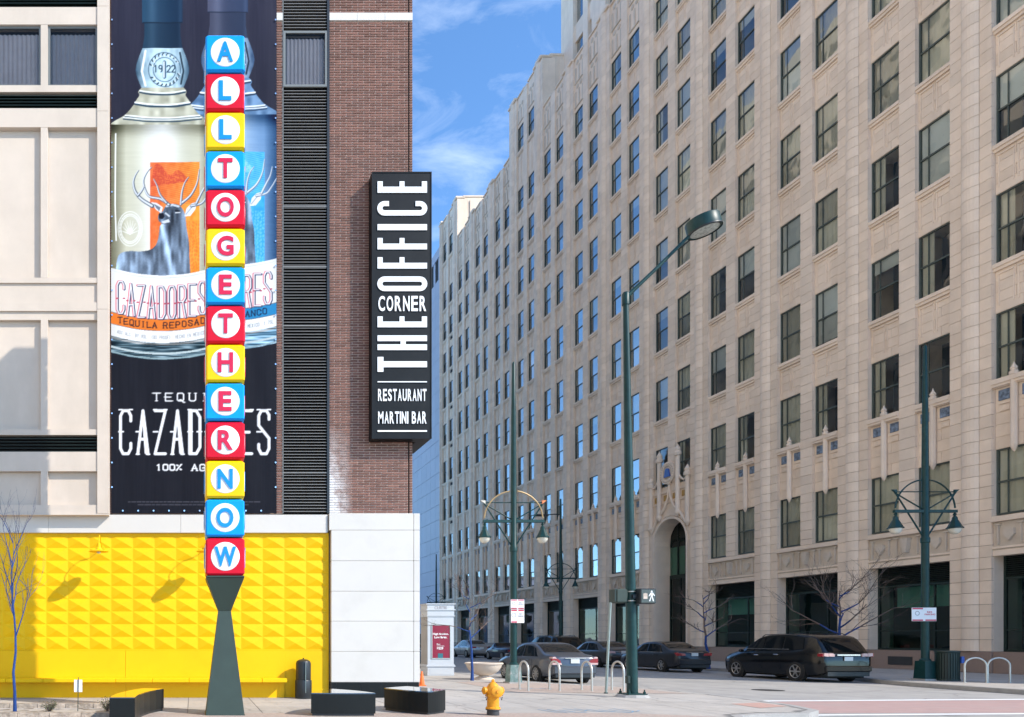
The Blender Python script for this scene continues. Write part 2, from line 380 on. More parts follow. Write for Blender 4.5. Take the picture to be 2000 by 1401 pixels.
# ================================================================== ground
struct(MB().poly([(-500, -300, 0), (500, -300, 0), (500, 1500, 0), (-500, 1500, 0)]).build('road', 'road'))
ROAD = bpy.data.objects['road']
SW = 0.14
NEAR = [(-60, 11.5), (9.9, 11.5), (10.2, 13.4), (10.6, 14.15), (11.3, 14.45), (12.3, 14.6), (13.0, 15.2), (13.45, 16.4), (13.7, 18.0), (13.85, 19.6), (13.8, 21.0), (13.45, 22.3), (12.8, 23.4), (12.1, 24.3), (11.6, 25.4), (11.4, 27), (11.4, 220), (-60, 220)]
FAR = [(24.0, 8), (70, 8), (70, 220), (25.8, 220), (25.8, 31), (25.65, 29), (25.2, 27.6), (24.6, 26.2), (24.2, 24.6), (24.0, 22.5)]
def inset(poly, d):
    n = len(poly); r = []
    for i in range(n):
        a, b, c = Vector(poly[i - 1]), Vector(poly[i]), Vector(poly[(i + 1) % n])
        e1 = (b - a).normalized(); e2 = (c - b).normalized()
        n1 = Vector((-e1.y, e1.x)); n2 = Vector((-e2.y, e2.x)); m_ = (n1 + n2)
        m_ = m_ / max(0.3, m_.dot(n1)); r.append(b + m_ * d)
    return [(p.x, p.y) for p in r]
def inside(p, poly):
    c = False; j = len(poly) - 1
    for i in range(len(poly)):
        a, b = poly[i], poly[j]
        if (a[1] > p[1]) != (b[1] > p[1]) and p[0] < (b[0] - a[0]) * (p[1] - a[1]) / (b[1] - a[1]) + a[0]: c = not c
        j = i
    return c
for nm, P in (('sidewalk_near', NEAR), ('sidewalk_far', FAR)):
    ins = inset(P, 0.16)
    k = MB().prism(P, 0.002, SW - 0.006).build(nm, 'kerb'); struct(k)
    mb = MB(); n = len(P)
    for i in range(n):
        j = (i + 1) % n; mb.poly([(*P[i], SW), (*P[j], SW), (*ins[j], SW), (*ins[i], SW)]); mb.poly([(*P[i], SW - 0.006), (*P[j], SW - 0.006), (*P[j], SW), (*P[i], SW)])
    mb.build('kerb', 'kerb', k)
    MB().poly([(*p, SW - 0.002) for p in ins]).build('joint_bed', 'joint', k)
    # flags of the pavement, one by one
    st = 1.5; me = MB().bevbox(0.006, st - 0.006, 0.006, st - 0.006, -0.05, 0, 0.006).mesh('slab', 'concrete')
    fill = MB(); x0, y0 = (-4.6, 13.0) if nm == 'sidewalk_near' else (24.2, 18.0)
    x1, y1 = (13.9, 40) if nm == 'sidewalk_near' else (33.6, 42)
    ins2 = inset(P, 0.17)
    y = y0
    while y < y1:
        x = x0
        while x < x1:
            cs = [(x + .005, y + .005), (x + st - .005, y + .005), (x + st - .005, y + st - .005), (x + .005, y + st - .005)]
            blocked = nm == 'sidewalk_near' and x + st > -60 and x < 5.6 and y > 18.5
            k4 = sum(inside(c, ins2) for c in cs)
            if not blocked and k4 == 4: inst('slab', me, k, (x, y, SW + 0.001))
            elif not blocked and k4 > 0:
                # trimmed flag against the kerb: clip the square by the inset outline through sampling
                nn = 12; q = st / nn
                for a in range(nn):
                    for b in range(nn):
                        xx, yy = x + a * q, y + b * q
                        if all(inside(c, ins2) for c in ((xx, yy), (xx + q, yy), (xx + q, yy + q), (xx, yy + q))): fill.poly([(xx, yy, SW + .001), (xx + q, yy, SW + .001), (xx + q, yy + q, SW + .001), (xx, yy + q, SW + .001)])
            x += st
        y += st
    if fill.f: fill.build('trimmed_slabs', 'concrete', k)['kind'] = 'stuff'
    if nm == 'sidewalk_near':
        MB().poly([(-60, 40, SW + .001), (11.2, 40, SW + .001), (11.2, 215, SW + .001), (-60, 215, SW + .001)]).build('far_paving', 'concrete', k)
        MB().poly([(-60, 11.7, SW + .001), (-4.6, 11.7, SW + .001), (-4.6, 18.5, SW + .001), (-60, 18.5, SW + .001)]).build('side_paving', 'concrete', k)
        MB().poly([(-4.5, 12.0, SW + .006), (9.7, 12.0, SW + .006), (9.9, 13.9, SW + .006), (8.6, 14.55, SW + .006), (-4.5, 14.55, SW + .006)]).build('paver_band', 'paver', k)
        MB().poly([(8.9, 20.1, SW + .006), (13.3, 19.6, SW + .006), (13.1, 21.6, SW + .006), (12.0, 23.4, SW + .006), (10.9, 24.8, SW + .006), (8.9, 24.8, SW + .006)]).build('paver_band', 'paver', k)
        MB().poly([(12.1, 15.6, SW + .006), (13.0, 16.0, SW + .006), (13.1, 16.9, SW + .006), (12.2, 16.6, SW + .006)]).build('tactile_strip', 'tactile', k)
        # blue survey scribbles sprayed on the pavement
        random.seed(4); cm = MB()
        def ribbon(pts, wd):
            for a, b in zip(pts, pts[1:]):
                a, b = Vector(a), Vector(b); t_ = (b - a).normalized(); nn_ = Vector((-t_.y, t_.x)) * wd
                cm.poly([(*(a - nn_), SW + .007), (*(b - nn_), SW + .007), (*(b + nn_), SW + .007), (*(a + nn_), SW + .007)])
        for i in range(9):
            X, Y = 7.2 + i * 0.21, 15.0 + random.uniform(-.15, .15)
            ribbon([(X, Y + .35), (X + .12, Y - .25), (X + .3, Y - .2 + random.uniform(-.1, .2))], 0.016)
        for i in range(4): ribbon([(9.4 + i * .3, 21.7), (9.6 + i * .3, 21.6 + random.uniform(-.2, .2)), (9.8 + i * .3, 21.75)], 0.02)
        cm.build('paint_scribble', 'chalk_blue', k)
    else:
        MB().poly([(33.6, 8.2, SW + .001), (69, 8.2, SW + .001), (69, 18, SW + .001), (33.6, 18, SW + .001)]).build('side_paving', 'concrete', k)
        MB().poly([(26.0, 42, SW + .001), (34.5, 42, SW + .001), (34.5, 215, SW + .001), (26.0, 215, SW + .001)]).build('far_paving', 'concrete', k)
# crosswalk and road marks
cw = struct(MB().poly([(12.9, 15.9, .004), (24.0, 16.1, .004), (24.0, 19.4, .004), (13.7, 18.7, .004)]).build('crosswalk', 'crosswalk'))
MB().poly([(13.8, 18.72, .008), (24.0, 19.42, .008), (24.0, 19.72, .008), (13.84, 18.98, .008)]).build('white_line', 'road_paint', cw)
MB().poly([(13.0, 15.35, .008), (24.0, 16.0, .008), (24.0, 16.28, .008), (13.2, 15.6, .008)]).build('white_line', 'road_paint', cw)
o = MB().lathe([(0.42, 0.0), (0.42, 0.008)], (18.0, 22.9, 0), 24).build('manhole_cover', 'iron'); tag(o, 'round dark iron manhole cover in the sunlit road', 'manhole')

# ================================================================== hotel on the left
YW = 18.40
hotel = thing('hotel_building', 'brick and precast hotel with a bright yellow pyramid panelled base wall', 'building', (0, 18.6, SW))
box('body', 'hotel_side', hotel, -45, 5.45, 18.62, 95, SW, 62)
def hx(x, Y=YW): return PX(x, Y)
def hz(y, Y=YW): return PZ(y, Y)
# rows of windows along the street side
swm = MB().box(5.452, 5.50, 0, 2.6, 0, 1.9).mesh('side_window', 'frame_grey', org=(5.45, 0, 0))
for r in range(15):
    for c in range(17): inst('side_window', swm, hotel, (5.45, 32.5 + c * 3.65, 5.2 + r * 3.75))
# --- brick faces
brick_w, brick_h, gap = 0.2745, 0.0448, 0.0195
cells = []
def brick_field(xa, xb, ya, yb, z_top=None):
    """wall strip between photo columns xa..xb, rows ya (top)..yb (bottom)"""
    X0, X1 = hx(xa), hx(xb); Z0 = hz(yb); Z1 = hz(ya) if z_top is None else z_top
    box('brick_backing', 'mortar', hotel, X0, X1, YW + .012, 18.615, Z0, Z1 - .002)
    r = 0; z = Z0 + gap
    while z + brick_h < Z1:
        off = (r % 2) * (brick_w + gap) / 2
        x = X0 - off
        while x < X1:
            a, b = max(x, X0), min(x + brick_w, X1)
            if b - a > 0.04: cells.append((a, b, z))
            x += brick_w + gap
        z += brick_h + gap; r += 1
brick_field(643, 797, 41.5, 1003); brick_field(800, 805.5, 41.5, 1003)
brick_field(643, 797, 0, 27, 20.4); brick_field(800, 805.5, 0, 27, 20.4)
brick_field(540, 552, 41.5, 1003); brick_field(540, 552, 0, 27, 20.4); brick_field(208, 217.5, 0, 1003, 20.4)
box('brick_backing', 'mortar', hotel, hx(217.5), hx(540), YW + .06, 18.615, hz(1003), 20.4)
box('expansion_joint', 'dark_void', hotel, hx(797), hx(800), YW + .05, 18.615, hz(1003), 20.4)
full = [c for c in cells if c[1] - c[0] > brick_w - .001 and hx(643) <= c[0] and c[1] < hx(797)]
full.sort(key=lambda c: abs(c[2] - hz(950)))
pick = set(full[:300])
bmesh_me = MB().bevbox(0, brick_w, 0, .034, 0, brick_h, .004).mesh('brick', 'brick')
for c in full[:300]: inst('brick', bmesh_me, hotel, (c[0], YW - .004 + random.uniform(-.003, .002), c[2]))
mb = MB()
for c in cells:
    if c not in pick:
        dy = random.uniform(-.003, .002); mb.bevbox(c[0], c[1], YW - .004 + dy, YW + .03 + dy, c[2], c[2] + brick_h, .004)
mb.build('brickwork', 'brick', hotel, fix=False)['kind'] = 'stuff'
# pale stone string courses
for xa, xb in ((643, 805.5), (540, 552)):
    w_ = (xb - xa); k_ = max(1, int(w_ / 42)); 
    for i in range(k_): box('stone_course', 'white_stone', hotel, hx(xa + w_ * i / k_) + .003, hx(xa + w_ * (i + 1) / k_) - .003, YW - .03, 18.61, hz(41.5), hz(27))
# upper brick face above the picture
box('upper_wall', 'hotel_side', hotel, -45, 5.45, 18.45, 18.61, 20.4, 62)
# --- louvre strip with its window
lx0, lx1 = hx(553.5), hx(638.5)
box('louver_back', 'dark_void', hotel, lx0 - .02, lx1 + .06, 18.585, 18.615, hz(1003), 20.4)
box('louver_jamb', 'frame_grey', hotel, hx(551.8), lx0, YW - .02, 18.58, hz(1003), 20.4)
box('louver_jamb', 'black_plastic', hotel, lx1, hx(643.2), YW - .035, 18.58, hz(1003), 20.4)
prof = [(-.010, 0.0), (-.010, .014), (.125, .060), (.125, .048)]
me = MB().prism([(YW - .0 + a, b) for a, b in prof], lx0 + .01, lx1 - .01, 'x').mesh('louver_slat', 'louver', org=(0, 0, 0))
z = hz(1000); i = 0
win_t, win_b = hz(62), hz(171)
while z < 20.3:
    if not (win_b - .09 < z < win_t + .03):
        inst("louver_slat", me, hotel, (0, 0, z))
    z += .0755; i += 1
for y in (405, 523, 638, 290, 925):
    box('louver_rail', 'louver', hotel, lx0, lx1, YW - .018, YW - .012, hz(y), hz(y) + .03)
def hotel_window(x0, x1, zb, zt, yf, depth=.05):
    fr = MB(); t_ = .055
    fr.box(x0, x0 + t_, yf, yf + depth, zb, zt).box(x1 - t_, x1, yf, yf + depth, zb, zt).box(x0 + t_, x1 - t_, yf + .002, yf + depth, zb, zb + t_).box(x0 + t_, x1 - t_, yf + .002, yf + depth, zt - t_, zt)
    f = fr.build('window', 'frame_grey', hotel)
    MB().poly([(x0 + t_ - .005, yf + .025, zb + t_ - .005), (x1 - t_ + .005, yf + .025, zb + t_ - .005), (x1 - t_ + .005, yf + .025, zt - t_ + .005), (x0 + t_ - .005, yf + .025, zt - t_ + .005)]).build('pane', 'hotel_glass', f, fix=False)
    nf = 34; c = MB()
    ph = [random.uniform(.5, 1.4) for _ in range(nf + 1)]
    c.grid(lambda u, v_: (x0 + t_ + (x1 - x0 - 2 * t_) * u, yf + .085 + .012 * math.sin(u * nf * 1.9 + ph[int(u * nf)]), zb + t_ + (zt - zb - 2 * t_) * (v_ * .93)), nf * 3, 1)
    c.build('curtain', 'curtain_grey', f, smooth=True, fix=False)
    box('room_back', 'dark_void', f, x0 + t_, x1 - t_, yf + .115, yf + .125, zb + t_, zt - t_)
hotel_window(lx0 - .005, lx1 + .005, win_b, win_t, YW - .03)
# --- projecting precast bay on the far left
YB = 18.10
bx = lambda x: PX(x, YB)
bz = lambda y: PZ(y, YB)
box('bay_back', 'precast', hotel, bx(-420), bx(206), 18.34, 18.615, bz(1003) + .004, 20.4)
# rows: (y0,y1,kind)
rows = [(-160, 4, 'louver'), (4, 12, 'louver'), (12, 46, 'band'), (46, 165, 'window'), (165, 178, 'band'), (178, 210, 'louver'), (210, 247, 'band'), (247, 541, 'panel'), (541, 623, 'band2'), (623, 838, 'panel'), (838, 849, 'band'), (849, 882, 'louver'), (882, 920, 'band'), (920, 986, 'panel'), (986, 1003.5, 'band')]
cols = [(-320, -240), (-224, -132), (-116, -37), (-21, 79), (92.5, 190)]
for y0, y1, kind in rows:
    Z0, Z1 = bz(y1), bz(y0)
    if kind == 'band': box('precast_band', 'precast', hotel, bx(-420), bx(190), YB + .03, 18.335, Z0, Z1)
    elif kind == 'band2':
        box('precast_band', 'precast', hotel, bx(-420), bx(190), YB + .06, 18.335, Z0, Z1)
        box('precast_ledge', 'precast', hotel, bx(-420), bx(190), YB + .015, YB + .059, bz(552), bz(542)); box('precast_ledge', 'precast', hotel, bx(-420), bx(190), YB + .015, YB + .059, bz(607), bz(590))
    elif kind == 'louver':
        box('louver_back', 'dark_void', hotel, bx(-420), bx(190), 18.325, 18.338, Z0, Z1)
        z = Z0 + .01
        while z < Z1 - .03:
            MB().prism([(YB + .05, z), (YB + .05, z + .012), (YB + .2, z + .055), (YB + .2, z + .045)], bx(-420), bx(189.8), 'x').build('louver_slat', 'green_dark', hotel); z += .078
    for i, (a, b) in enumerate(cols):
        if kind == 'panel':
            box('wall_panel', 'precast', hotel, bx(a) + .004, bx(b) - .004, 18.27, 18.338, Z0 + .004, Z1 - .004)
        if kind == 'window': hotel_window(bx(a), bx(b), Z0, Z1, YB + .08)
    if kind in ('panel', 'window'):
        for i in range(len(cols) - 1): box('mullion', 'precast', hotel, bx(cols[i][1]), bx(cols[i + 1][0]), YB + .035, 18.336, Z0, Z1)
# tall pier on the right of the bay, in lengths
for ya, yb in ((-200, 12), (12, 217), (217, 604), (604, 1003.5)):
    box('bay_pier', 'precast', hotel, bx(190), bx(212), YB, 18.60, bz(yb) + .004, bz(ya) - .004)
box('bay_soffit', 'precast', hotel, bx(-420), bx(212), YB, 18.60, bz(1006), bz(1003.5) - .003)
# --- white band over the yellow wall
YBAND = 18.33
for xa, xb in ((-420, -160), (-160, 95), (95, 353), (353, 640)):
    box('white_band', 'white_stone', hotel, PX(xa, YBAND) + .003, PX(xb, YBAND) - .003, YBAND, 18.61, PZ(1040.5, YBAND), PZ(1005.5, YBAND))
# --- white block at the corner
YP = 18.27
ys = [1003, 1036, 1096, 1155.5, 1214, 1273, 1333]
for a, b in zip(ys, ys[1:]):
    xl = 643 if a == 1003 else 647
    box('stone_panel', 'white_stone', hotel, PX(xl, YP), PX(808, YP) - .004, YP, 18.61, PZ(b, YP) + .005, PZ(a, YP), bev=.008)
    box('stone_panel', 'white_stone', hotel, PX(808, YP) + .004, PX(820, YP), YP + .001, 18.9, PZ(b, YP) + .005, PZ(a, YP), bev=.008)
    for i in range(6): box('stone_panel', 'white_stone', hotel, 5.46, PX(820, YP) - .004, 18.905 + i * 2.0, 20.9 + i * 2.0, PZ(b, YP) + .005, PZ(a, YP))
box('joint_backing', 'joint', hotel, PX(648, YP), PX(819, YP), YP + .03, 18.608, SW, PZ(1005, YP))
xs = [647, 657, 704, 750, 796, 819]
for a, b in zip(xs, xs[1:]): box('plinth_stone', 'granite_dark', hotel, PX(a, YP) + .003, PX(b, YP) - .003, YP + .02, YP + .0295, SW + .002, PZ(1334, YP))
# side sign brackets seen edge-on past the corner
for y in (1097, 1155): box('bracket', 'black_plastic', hotel, 5.71, 5.90, 19.3, 19.45, PZ(y + 4, 19.4), PZ(y - 6, 19.4), bev=.01)
box('edge_sign', 'white_sign', hotel, 5.72, 5.80, 19.34, 19.42, PZ(1148, 19.4), PZ(1098, 19.4))
# --- yellow wall of pyramid tiles
YY = 18.44
tw, th = 42.25 / F_PX * YY, 24.78 / F_PX * YY
xr, zt = PX(641.5, YY), PZ(1046, YY)
box('yellow_backing', 'yellow_paint', hotel, PX(-420, YY), xr + .01, YY + .004, 18.612, PZ(1363, YY), PZ(1040.8, YY) - .003)
tile = MB(); g_ = .006
a_, b_, c_, d_ = (g_, 0, g_), (tw - g_, 0, g_), (tw - g_, 0, th - g_), (g_, 0, th - g_); ap = (tw * .5, -.05, th * .5)
e_ = [(x, .01, z_) for x, _, z_ in (a_, b_, c_, d_)]
for q in ([a_, b_, ap], [b_, c_, ap], [c_, d_, ap], [d_, a_, ap]): tile.poly(q)
for i in range(4):
    P = [a_, b_, c_, d_]; tile.poly([e_[i], e_[(i + 1) % 4], P[(i + 1) % 4], P[i]])
bm_me = tile.mesh('pyramid_tile', 'yellow_paint')
wall = box('yellow_wall', 'yellow_paint', hotel, PX(-420, YY), xr, YY - .006, YY + .003, zt - th * 9 - .02, zt + .05)
for c in range(26):
    for r in range(9):
        inst('pyramid_tile', bm_me, wall, (xr - tw * (c + 1) - .02, YY - .0065, zt - th * (r + 1)))
zl = zt - th * 9 - .025
for xa, xb in ((-420, -170), (-170, 245), (245, 557)):
    box('back_panel', 'yellow_paint', hotel, PX(xa, 18.40) + .003, PX(xb, 18.40) - .003, 18.385, 18.434, SW + .002, zl, bev=.006)
box('back_panel', 'yellow_paint', hotel, PX(557, 18.40) + .003, PX(640, 18.42), 18.418, 18.434, SW + .002, zl)
# long yellow bench along the foot of the wall
bench = thing('wall_bench', 'long bright yellow bench running along the foot of the yellow wall', 'bench', (-2, 18.2, SW))
yb_ = 18.0
for i, (xa, xb) in enumerate(((-420, -200), (-200, 11), (11, 84), (84, 225.5), (225.5, 297), (297, 369), (369, 440), (440, 512), (512, 561))):
    box('seat_board', 'yellow_paint', bench, PX(xa, yb_) + .004, PX(xb, yb_) - .004, yb_, 18.38, PZ(1333.5, yb_), PZ(1325.5, yb_), bev=.012)
for xa, xb in ((-420, 245), (245, 556)):
    box('kick_panel', 'yellow_paint', bench, PX(xa, 18.2) + .003, PX(xb, 18.2) - .003, 18.33, 18.38, SW, PZ(1333.5, yb_) - .003)

# ================================================================== printed banner
def paint():
    S2 = 2; nx, ny = 260, 800
    W, H = nx * S2, ny * S2; X0, X1, Y0, Y1 = 217.0, 540.0, -6.0, 1003.0
    xs = X0 + (np.arange(W) + .5) * (X1 - X0) / W; ys = Y0 + (np.arange(H) + .5) * (Y1 - Y0) / H
    X, Y = np.meshgrid(xs, ys)
    rs = np.random.RandomState(3)
    def noise(sx, sy):
        a = rs.rand(int(H / sy) + 3, int(W / sx) + 3); yi = np.arange(H) / sy; xi = np.arange(W) / sx
        y0 = yi.astype(int); x0 = xi.astype(int); fy = (yi - y0)[:, None]; fx = (xi - x0)[None, :]
        fy = fy * fy * (3 - 2 * fy); fx = fx * fx * (3 - 2 * fx)
        return (a[y0][:, x0] * (1 - fy) * (1 - fx) + a[y0 + 1][:, x0] * fy * (1 - fx) + a[y0][:, x0 + 1] * (1 - fy) * fx + a[y0 + 1][:, x0 + 1] * fy * fx)
    C = lambda r, g, b: np.array([r, g, b], float)
    t_ = np.clip(Y / 620, 0, 1)[..., None]
    img = C(50, 49, 68) * (1 - t_) + C(26, 26, 36) * t_
    img = img + (noise(4, 90)[..., None] - .5) * 7
    def over(mask, col):
        nonlocal img
        m_ = np.clip(mask, 0, 1)[..., None]; img = img * (1 - m_) + col * m_
    def seg(pts, w0, w1=None):
        """soft mask of a polyline, half width going w0 -> w1"""
        w1 = w0 if w1 is None else w1; out_ = np.zeros_like(X); n_ = len(pts) - 1
        xa = min(p[0] for p in pts) - 5; xb = max(p[0] for p in pts) + 5; ya = min(p[1] for p in pts) - 5; yb = max(p[1] for p in pts) + 5
        i0, i1 = np.searchsorted(xs, [xa, xb]); j0, j1 = np.searchsorted(ys, [ya, yb])
        if i1 <= i0 or j1 <= j0: return out_
        x, y = X[j0:j1, i0:i1], Y[j0:j1, i0:i1]; acc = np.zeros_like(x)
        for k in range(n_):
            (ax, ay), (bx_, by_) = pts[k], pts[k + 1]; dx, dy = bx_ - ax, by_ - ay; L2 = dx * dx + dy * dy + 1e-9
            u = np.clip(((x - ax) * dx + (y - ay) * dy) / L2, 0, 1); d = np.hypot(x - ax - u * dx, y - ay - u * dy)
            hw = w0 + (w1 - w0) * (k + u) / n_; acc = np.maximum(acc, np.clip((hw - d) / .7 + .5, 0, 1))
        out_[j0:j1, i0:i1] = acc; return out_
    def poly(pts):
        m_ = np.zeros_like(X, bool); n_ = len(pts); j = n_ - 1
        for i in range(n_):
            (xi, yi), (xj, yj) = pts[i], pts[j]
            with np.errstate(divide='ignore', invalid='ignore'):
                c = ((yi > Y) != (yj > Y)) & (X < (xj - xi) * (Y - yi) / ((yj - yi) if yj != yi else 1e-9) + xi)
            m_ ^= c; j = i
        return m_.astype(float)
    def smooth(pts, n_=6):
        P = [np.array(p, float) for p in pts]; r = []
        for i in range(len(P) - 1):
            p0, p1, p2, p3 = P[max(i - 1, 0)], P[i], P[i + 1], P[min(i + 2, len(P) - 1)]
            for k in range(n_):
                u = k / n_; r.append(tuple(.5 * ((2 * p1) + (-p0 + p2) * u + (2 * p0 - 5 * p1 + 4 * p2 - p3) * u * u + (-p0 + 3 * p1 - 3 * p2 + p3) * u ** 3)))
        r.append(tuple(P[-1])); return r
    fine = noise(3, 3); mid = noise(9, 14); streaky = noise(5, 26); wide = noise(40, 3)
    FONT = {'A': [[(0, 1), (.5, 0), (1, 1)], [(.17, .66), (.83, .66)]], 'B': [[(0, 0), (0, 1), (.7, 1), (1, .85), (1, .62), (.7, .48), (0, .48)], [(0, 0), (.65, 0), (.92, .12), (.92, .36), (.7, .48)]],
        'C': [[(1, .24), (1, .12), (.75, 0), (.25, 0), (0, .12), (0, .88), (.25, 1), (.75, 1), (1, .88), (1, .76)]], 'D': [[(0, 0), (0, 1), (.65, 1), (1, .85), (1, .15), (.65, 0), (0, 0)]],
        'E': [[(1, 0), (0, 0), (0, 1), (1, 1)], [(0, .5), (.75, .5)]], 'F': [[(1, 0), (0, 0), (0, 1)], [(0, .5), (.75, .5)]], 'G': [[(1, .24), (1, .12), (.75, 0), (.25, 0), (0, .12), (0, .88), (.25, 1), (.75, 1), (1, .88), (1, .55), (.6, .55)]],
        'H': [[(0, 0), (0, 1)], [(1, 0), (1, 1)], [(0, .5), (1, .5)]], 'I': [[(.5, 0), (.5, 1)]], 'K': [[(0, 0), (0, 1)], [(1, 0), (0, .55), (1, 1)]], 'L': [[(0, 0), (0, 1), (1, 1)]],
        'M': [[(0, 1), (0, 0), (.5, .6), (1, 0), (1, 1)]], 'N': [[(0, 1), (0, 0), (1, 1), (1, 0)]], 'O': [[(.25, 0), (.75, 0), (1, .14), (1, .86), (.75, 1), (.25, 1), (0, .86), (0, .14), (.25, 0)]],
        'P': [[(0, 1), (0, 0), (.7, 0), (1, .12), (1, .4), (.7, .53), (0, .53)]], 'Q': [[(.25, 0), (.75, 0), (1, .14), (1, .86), (.75, 1), (.25, 1), (0, .86), (0, .14), (.25, 0)], [(.5, .85), (1.1, 1.2)]],
        'R': [[(0, 1), (0, 0), (.7, 0), (1, .12), (1, .38), (.7, .5), (0, .5)], [(.6, .5), (1, 1)]], 'S': [[(1, .2), (1, .1), (.75, 0), (.25, 0), (0, .12), (0, .34), (1, .64), (1, .88), (.75, 1), (.25, 1), (0, .88), (0, .78)]],
        'T': [[(0, 0), (1, 0)], [(.5, 0), (.5, 1)]], 'U': [[(0, 0), (0, .86), (.25, 1), (.75, 1), (1, .86), (1, 0)]], 'V': [[(0, 0), (.5, 1), (1, 0)]], 'X': [[(0, 0), (1, 1)], [(1, 0), (0, 1)]], 'Y': [[(0, 0), (.5, .5), (1, 0)], [(.5, .5), (.5, 1)]],
        'Z': [[(0, 0), (1, 0), (0, 1), (1, 1)]], '1': [[(.25, .15), (.5, 0), (.5, 1)]], '0': [[(.25, 0), (.75, 0), (1, .14), (1, .86), (.75, 1), (.25, 1), (0, .86), (0, .14), (.25, 0)]], '4': [[(.8, 1), (.8, 0), (0, .7), (1, .7)]], '8': [[(.25, 0), (.75, 0), (.9, .25), (.1, .7), (.2, 1), (.8, 1), (.9, .7), (.1, .25), (.25, 0)]],
        '7': [[(0, 0), (1, 0), (.4, 1)]], '2': [[(0, .2), (.2, 0), (.8, 0), (1, .2), (1, .4), (0, 1), (1, 1)]], '9': [[(1, .4), (.7, .55), (.2, .5), (0, .25), (.3, 0), (.8, 0), (1, .2), (1, .8), (.7, 1)]], '5': [[(1, 0), (.1, 0), (0, .45), (.8, .42), (1, .7), (.7, 1), (0, .95)]], '%': [[(1, 0), (0, 1)], [(.1, .1), (.25, .2)], [(.8, .8), (.95, .9)]], '.': [[(.4, .98), (.5, 1)]], '(': [[(.8, 0), (.4, .5), (.8, 1)]], ')': [[(.2, 0), (.6, .5), (.2, 1)]], ' ': []}
    def text(s, x, y, cw, h, pitch, hw, col, curve=lambda x: 0, serif=0.0, dx=0, dy=0):
        for i, ch in enumerate(s):
            xo = x + i * pitch; yo = y + curve(xo + cw / 2)
            for st in FONT[ch]:
                pts = [(xo + dx + a * cw, yo + dy + b * h) for a, b in st]; over(seg(pts, hw), col)
                if serif:
                    for (px_, py_) in (pts[0], pts[-1]): over(seg([(px_ - serif, py_), (px_ + serif, py_)], hw * .55), col)
    def bottle(ox, oy, pal, main):
        cx = 317.5 + ox
        cur = lambda x: 15 * (1 - np.clip((x - cx) / 101, -1, 1) ** 2)
        u = (X - cx)
        # cap and neck foil
        half = np.where(Y - oy < 45, 39.5, 35 + np.clip((Y - oy - 70) / 25, 0, 1) * 4)
        foil = (np.abs(u) < half) & (Y - oy < 96)
        f = np.clip((u + 40) / 80, 0, 1)[..., None]
        shade = pal['foil_l'] * (1 - f) + pal['foil_d'] * f + (np.exp(-((u + 20) / 9) ** 2))[..., None] * 22 + (np.exp(-((u - 35) / 4) ** 2))[..., None] * 18
        shade = np.where((Y - oy < 45)[..., None], shade, shade * .86)
        over(foil.astype(float), shade); over(seg([(cx - 38, 45 + oy), (cx + 38, 45 + oy)], 1.0), pal['foil_d'] * .7)
        # glass neck with embossed seal
        L_ = smooth([(cx - 39, 95 + oy), (cx - 50, 125 + oy), (cx - 51, 145 + oy), (cx - 41, 172 + oy)]); R_ = [(2 * cx - a, b) for a, b in L_]
        nk = poly(L_ + R_[::-1]); e = np.abs(u) / 51
        g_ = np.clip(1 - e ** 3, 0, 1)[..., None]
        over(nk, pal['neck'] * g_ + pal['edge'] * (1 - g_) + (mid[..., None] - .5) * 38)
        over(seg([(cx - 33, 100 + oy), (cx - 40, 140 + oy), (cx - 33, 168 + oy)], 2), C(245, 250, 252)); over(seg([(cx + 34, 104 + oy), (cx + 41, 140 + oy), (cx + 36, 165 + oy)], 1.6), pal['edge'] * .6)
        for ring in (22, 31):
            over(seg([(cx + 4 + ring * math.cos(a), 137 + oy + ring * 1.08 * math.sin(a)) for a in np.linspace(0, 2 * math.pi, 40)], .7), pal['edge'])
        for k in range(22):
            a = k / 22 * 2 * math.pi
            if k % 11 in (0, 10): continue
            x_, y_ = cx + 4 + 27 * math.cos(a), 137 + oy + 29 * math.sin(a); over(seg([(x_, y_), (x_ + 4 * math.cos(a + .6), y_ + 4 * math.sin(a + .6))], 1.3), pal['edge'] * .7); over(seg([(x_ + 2, y_ - 1), (x_ + 4, y_ + 2)], .8), C(240, 248, 252))
        text('19', cx - 16, 129 + oy, 6, 13, 9, 1.1, pal['edge'] * .8); text('22', cx + 9, 129 + oy, 6, 13, 9, 1.1, pal['edge'] * .8) if '2' in FONT else None
        over(seg([(cx + 4, 122 + oy), (cx + 4, 152 + oy)], 3), pal['edge']); over(seg([(cx + 3, 122 + oy), (cx + 3, 152 + oy)], 1.2), C(245, 250, 252))
        # shoulder
        L_ = smooth([(cx - 41, 172 + oy), (cx - 47, 180 + oy), (cx - 45, 187 + oy), (cx - 52, 198 + oy), (cx - 54, 203 + oy), (cx - 72, 224 + oy), (cx - 101, 243 + oy), (cx - 103, 262 + oy)]); R_ = [(2 * cx - a, b) for a, b in L_]
        sh = poly(L_ + R_[::-1]); v_ = np.clip((Y - oy - 172) / 80, 0, 1)
        over(sh, pal['glass'] * .9 + ((noise(16, 20) - .5) * 60)[..., None] + (np.exp(-((u + 5) / 25) ** 2) * 22)[..., None])
        for yy, hw, s_ in ((181, 44, 1.6), (204, 53, 2.0), (229, 72, 1.6), (233, 76, 1.2)):
            over(seg(smooth([(cx - hw, yy + oy), (cx - hw * .5, yy + 4 + oy), (cx, yy + 5 + oy), (cx + hw * .5, yy + 4 + oy), (cx + hw, yy + oy)]), s_), pal['edge'] * .8)
            over(seg(smooth([(cx - hw, yy - 3 + oy), (cx, yy + 2 + oy), (cx + hw, yy - 3 + oy)]), s_ * .8), C(248, 250, 246))
        # body
        body = ((np.abs(u) < 101) & (Y - oy > 244) & (Y - oy < 540 + cur(X))).astype(float)
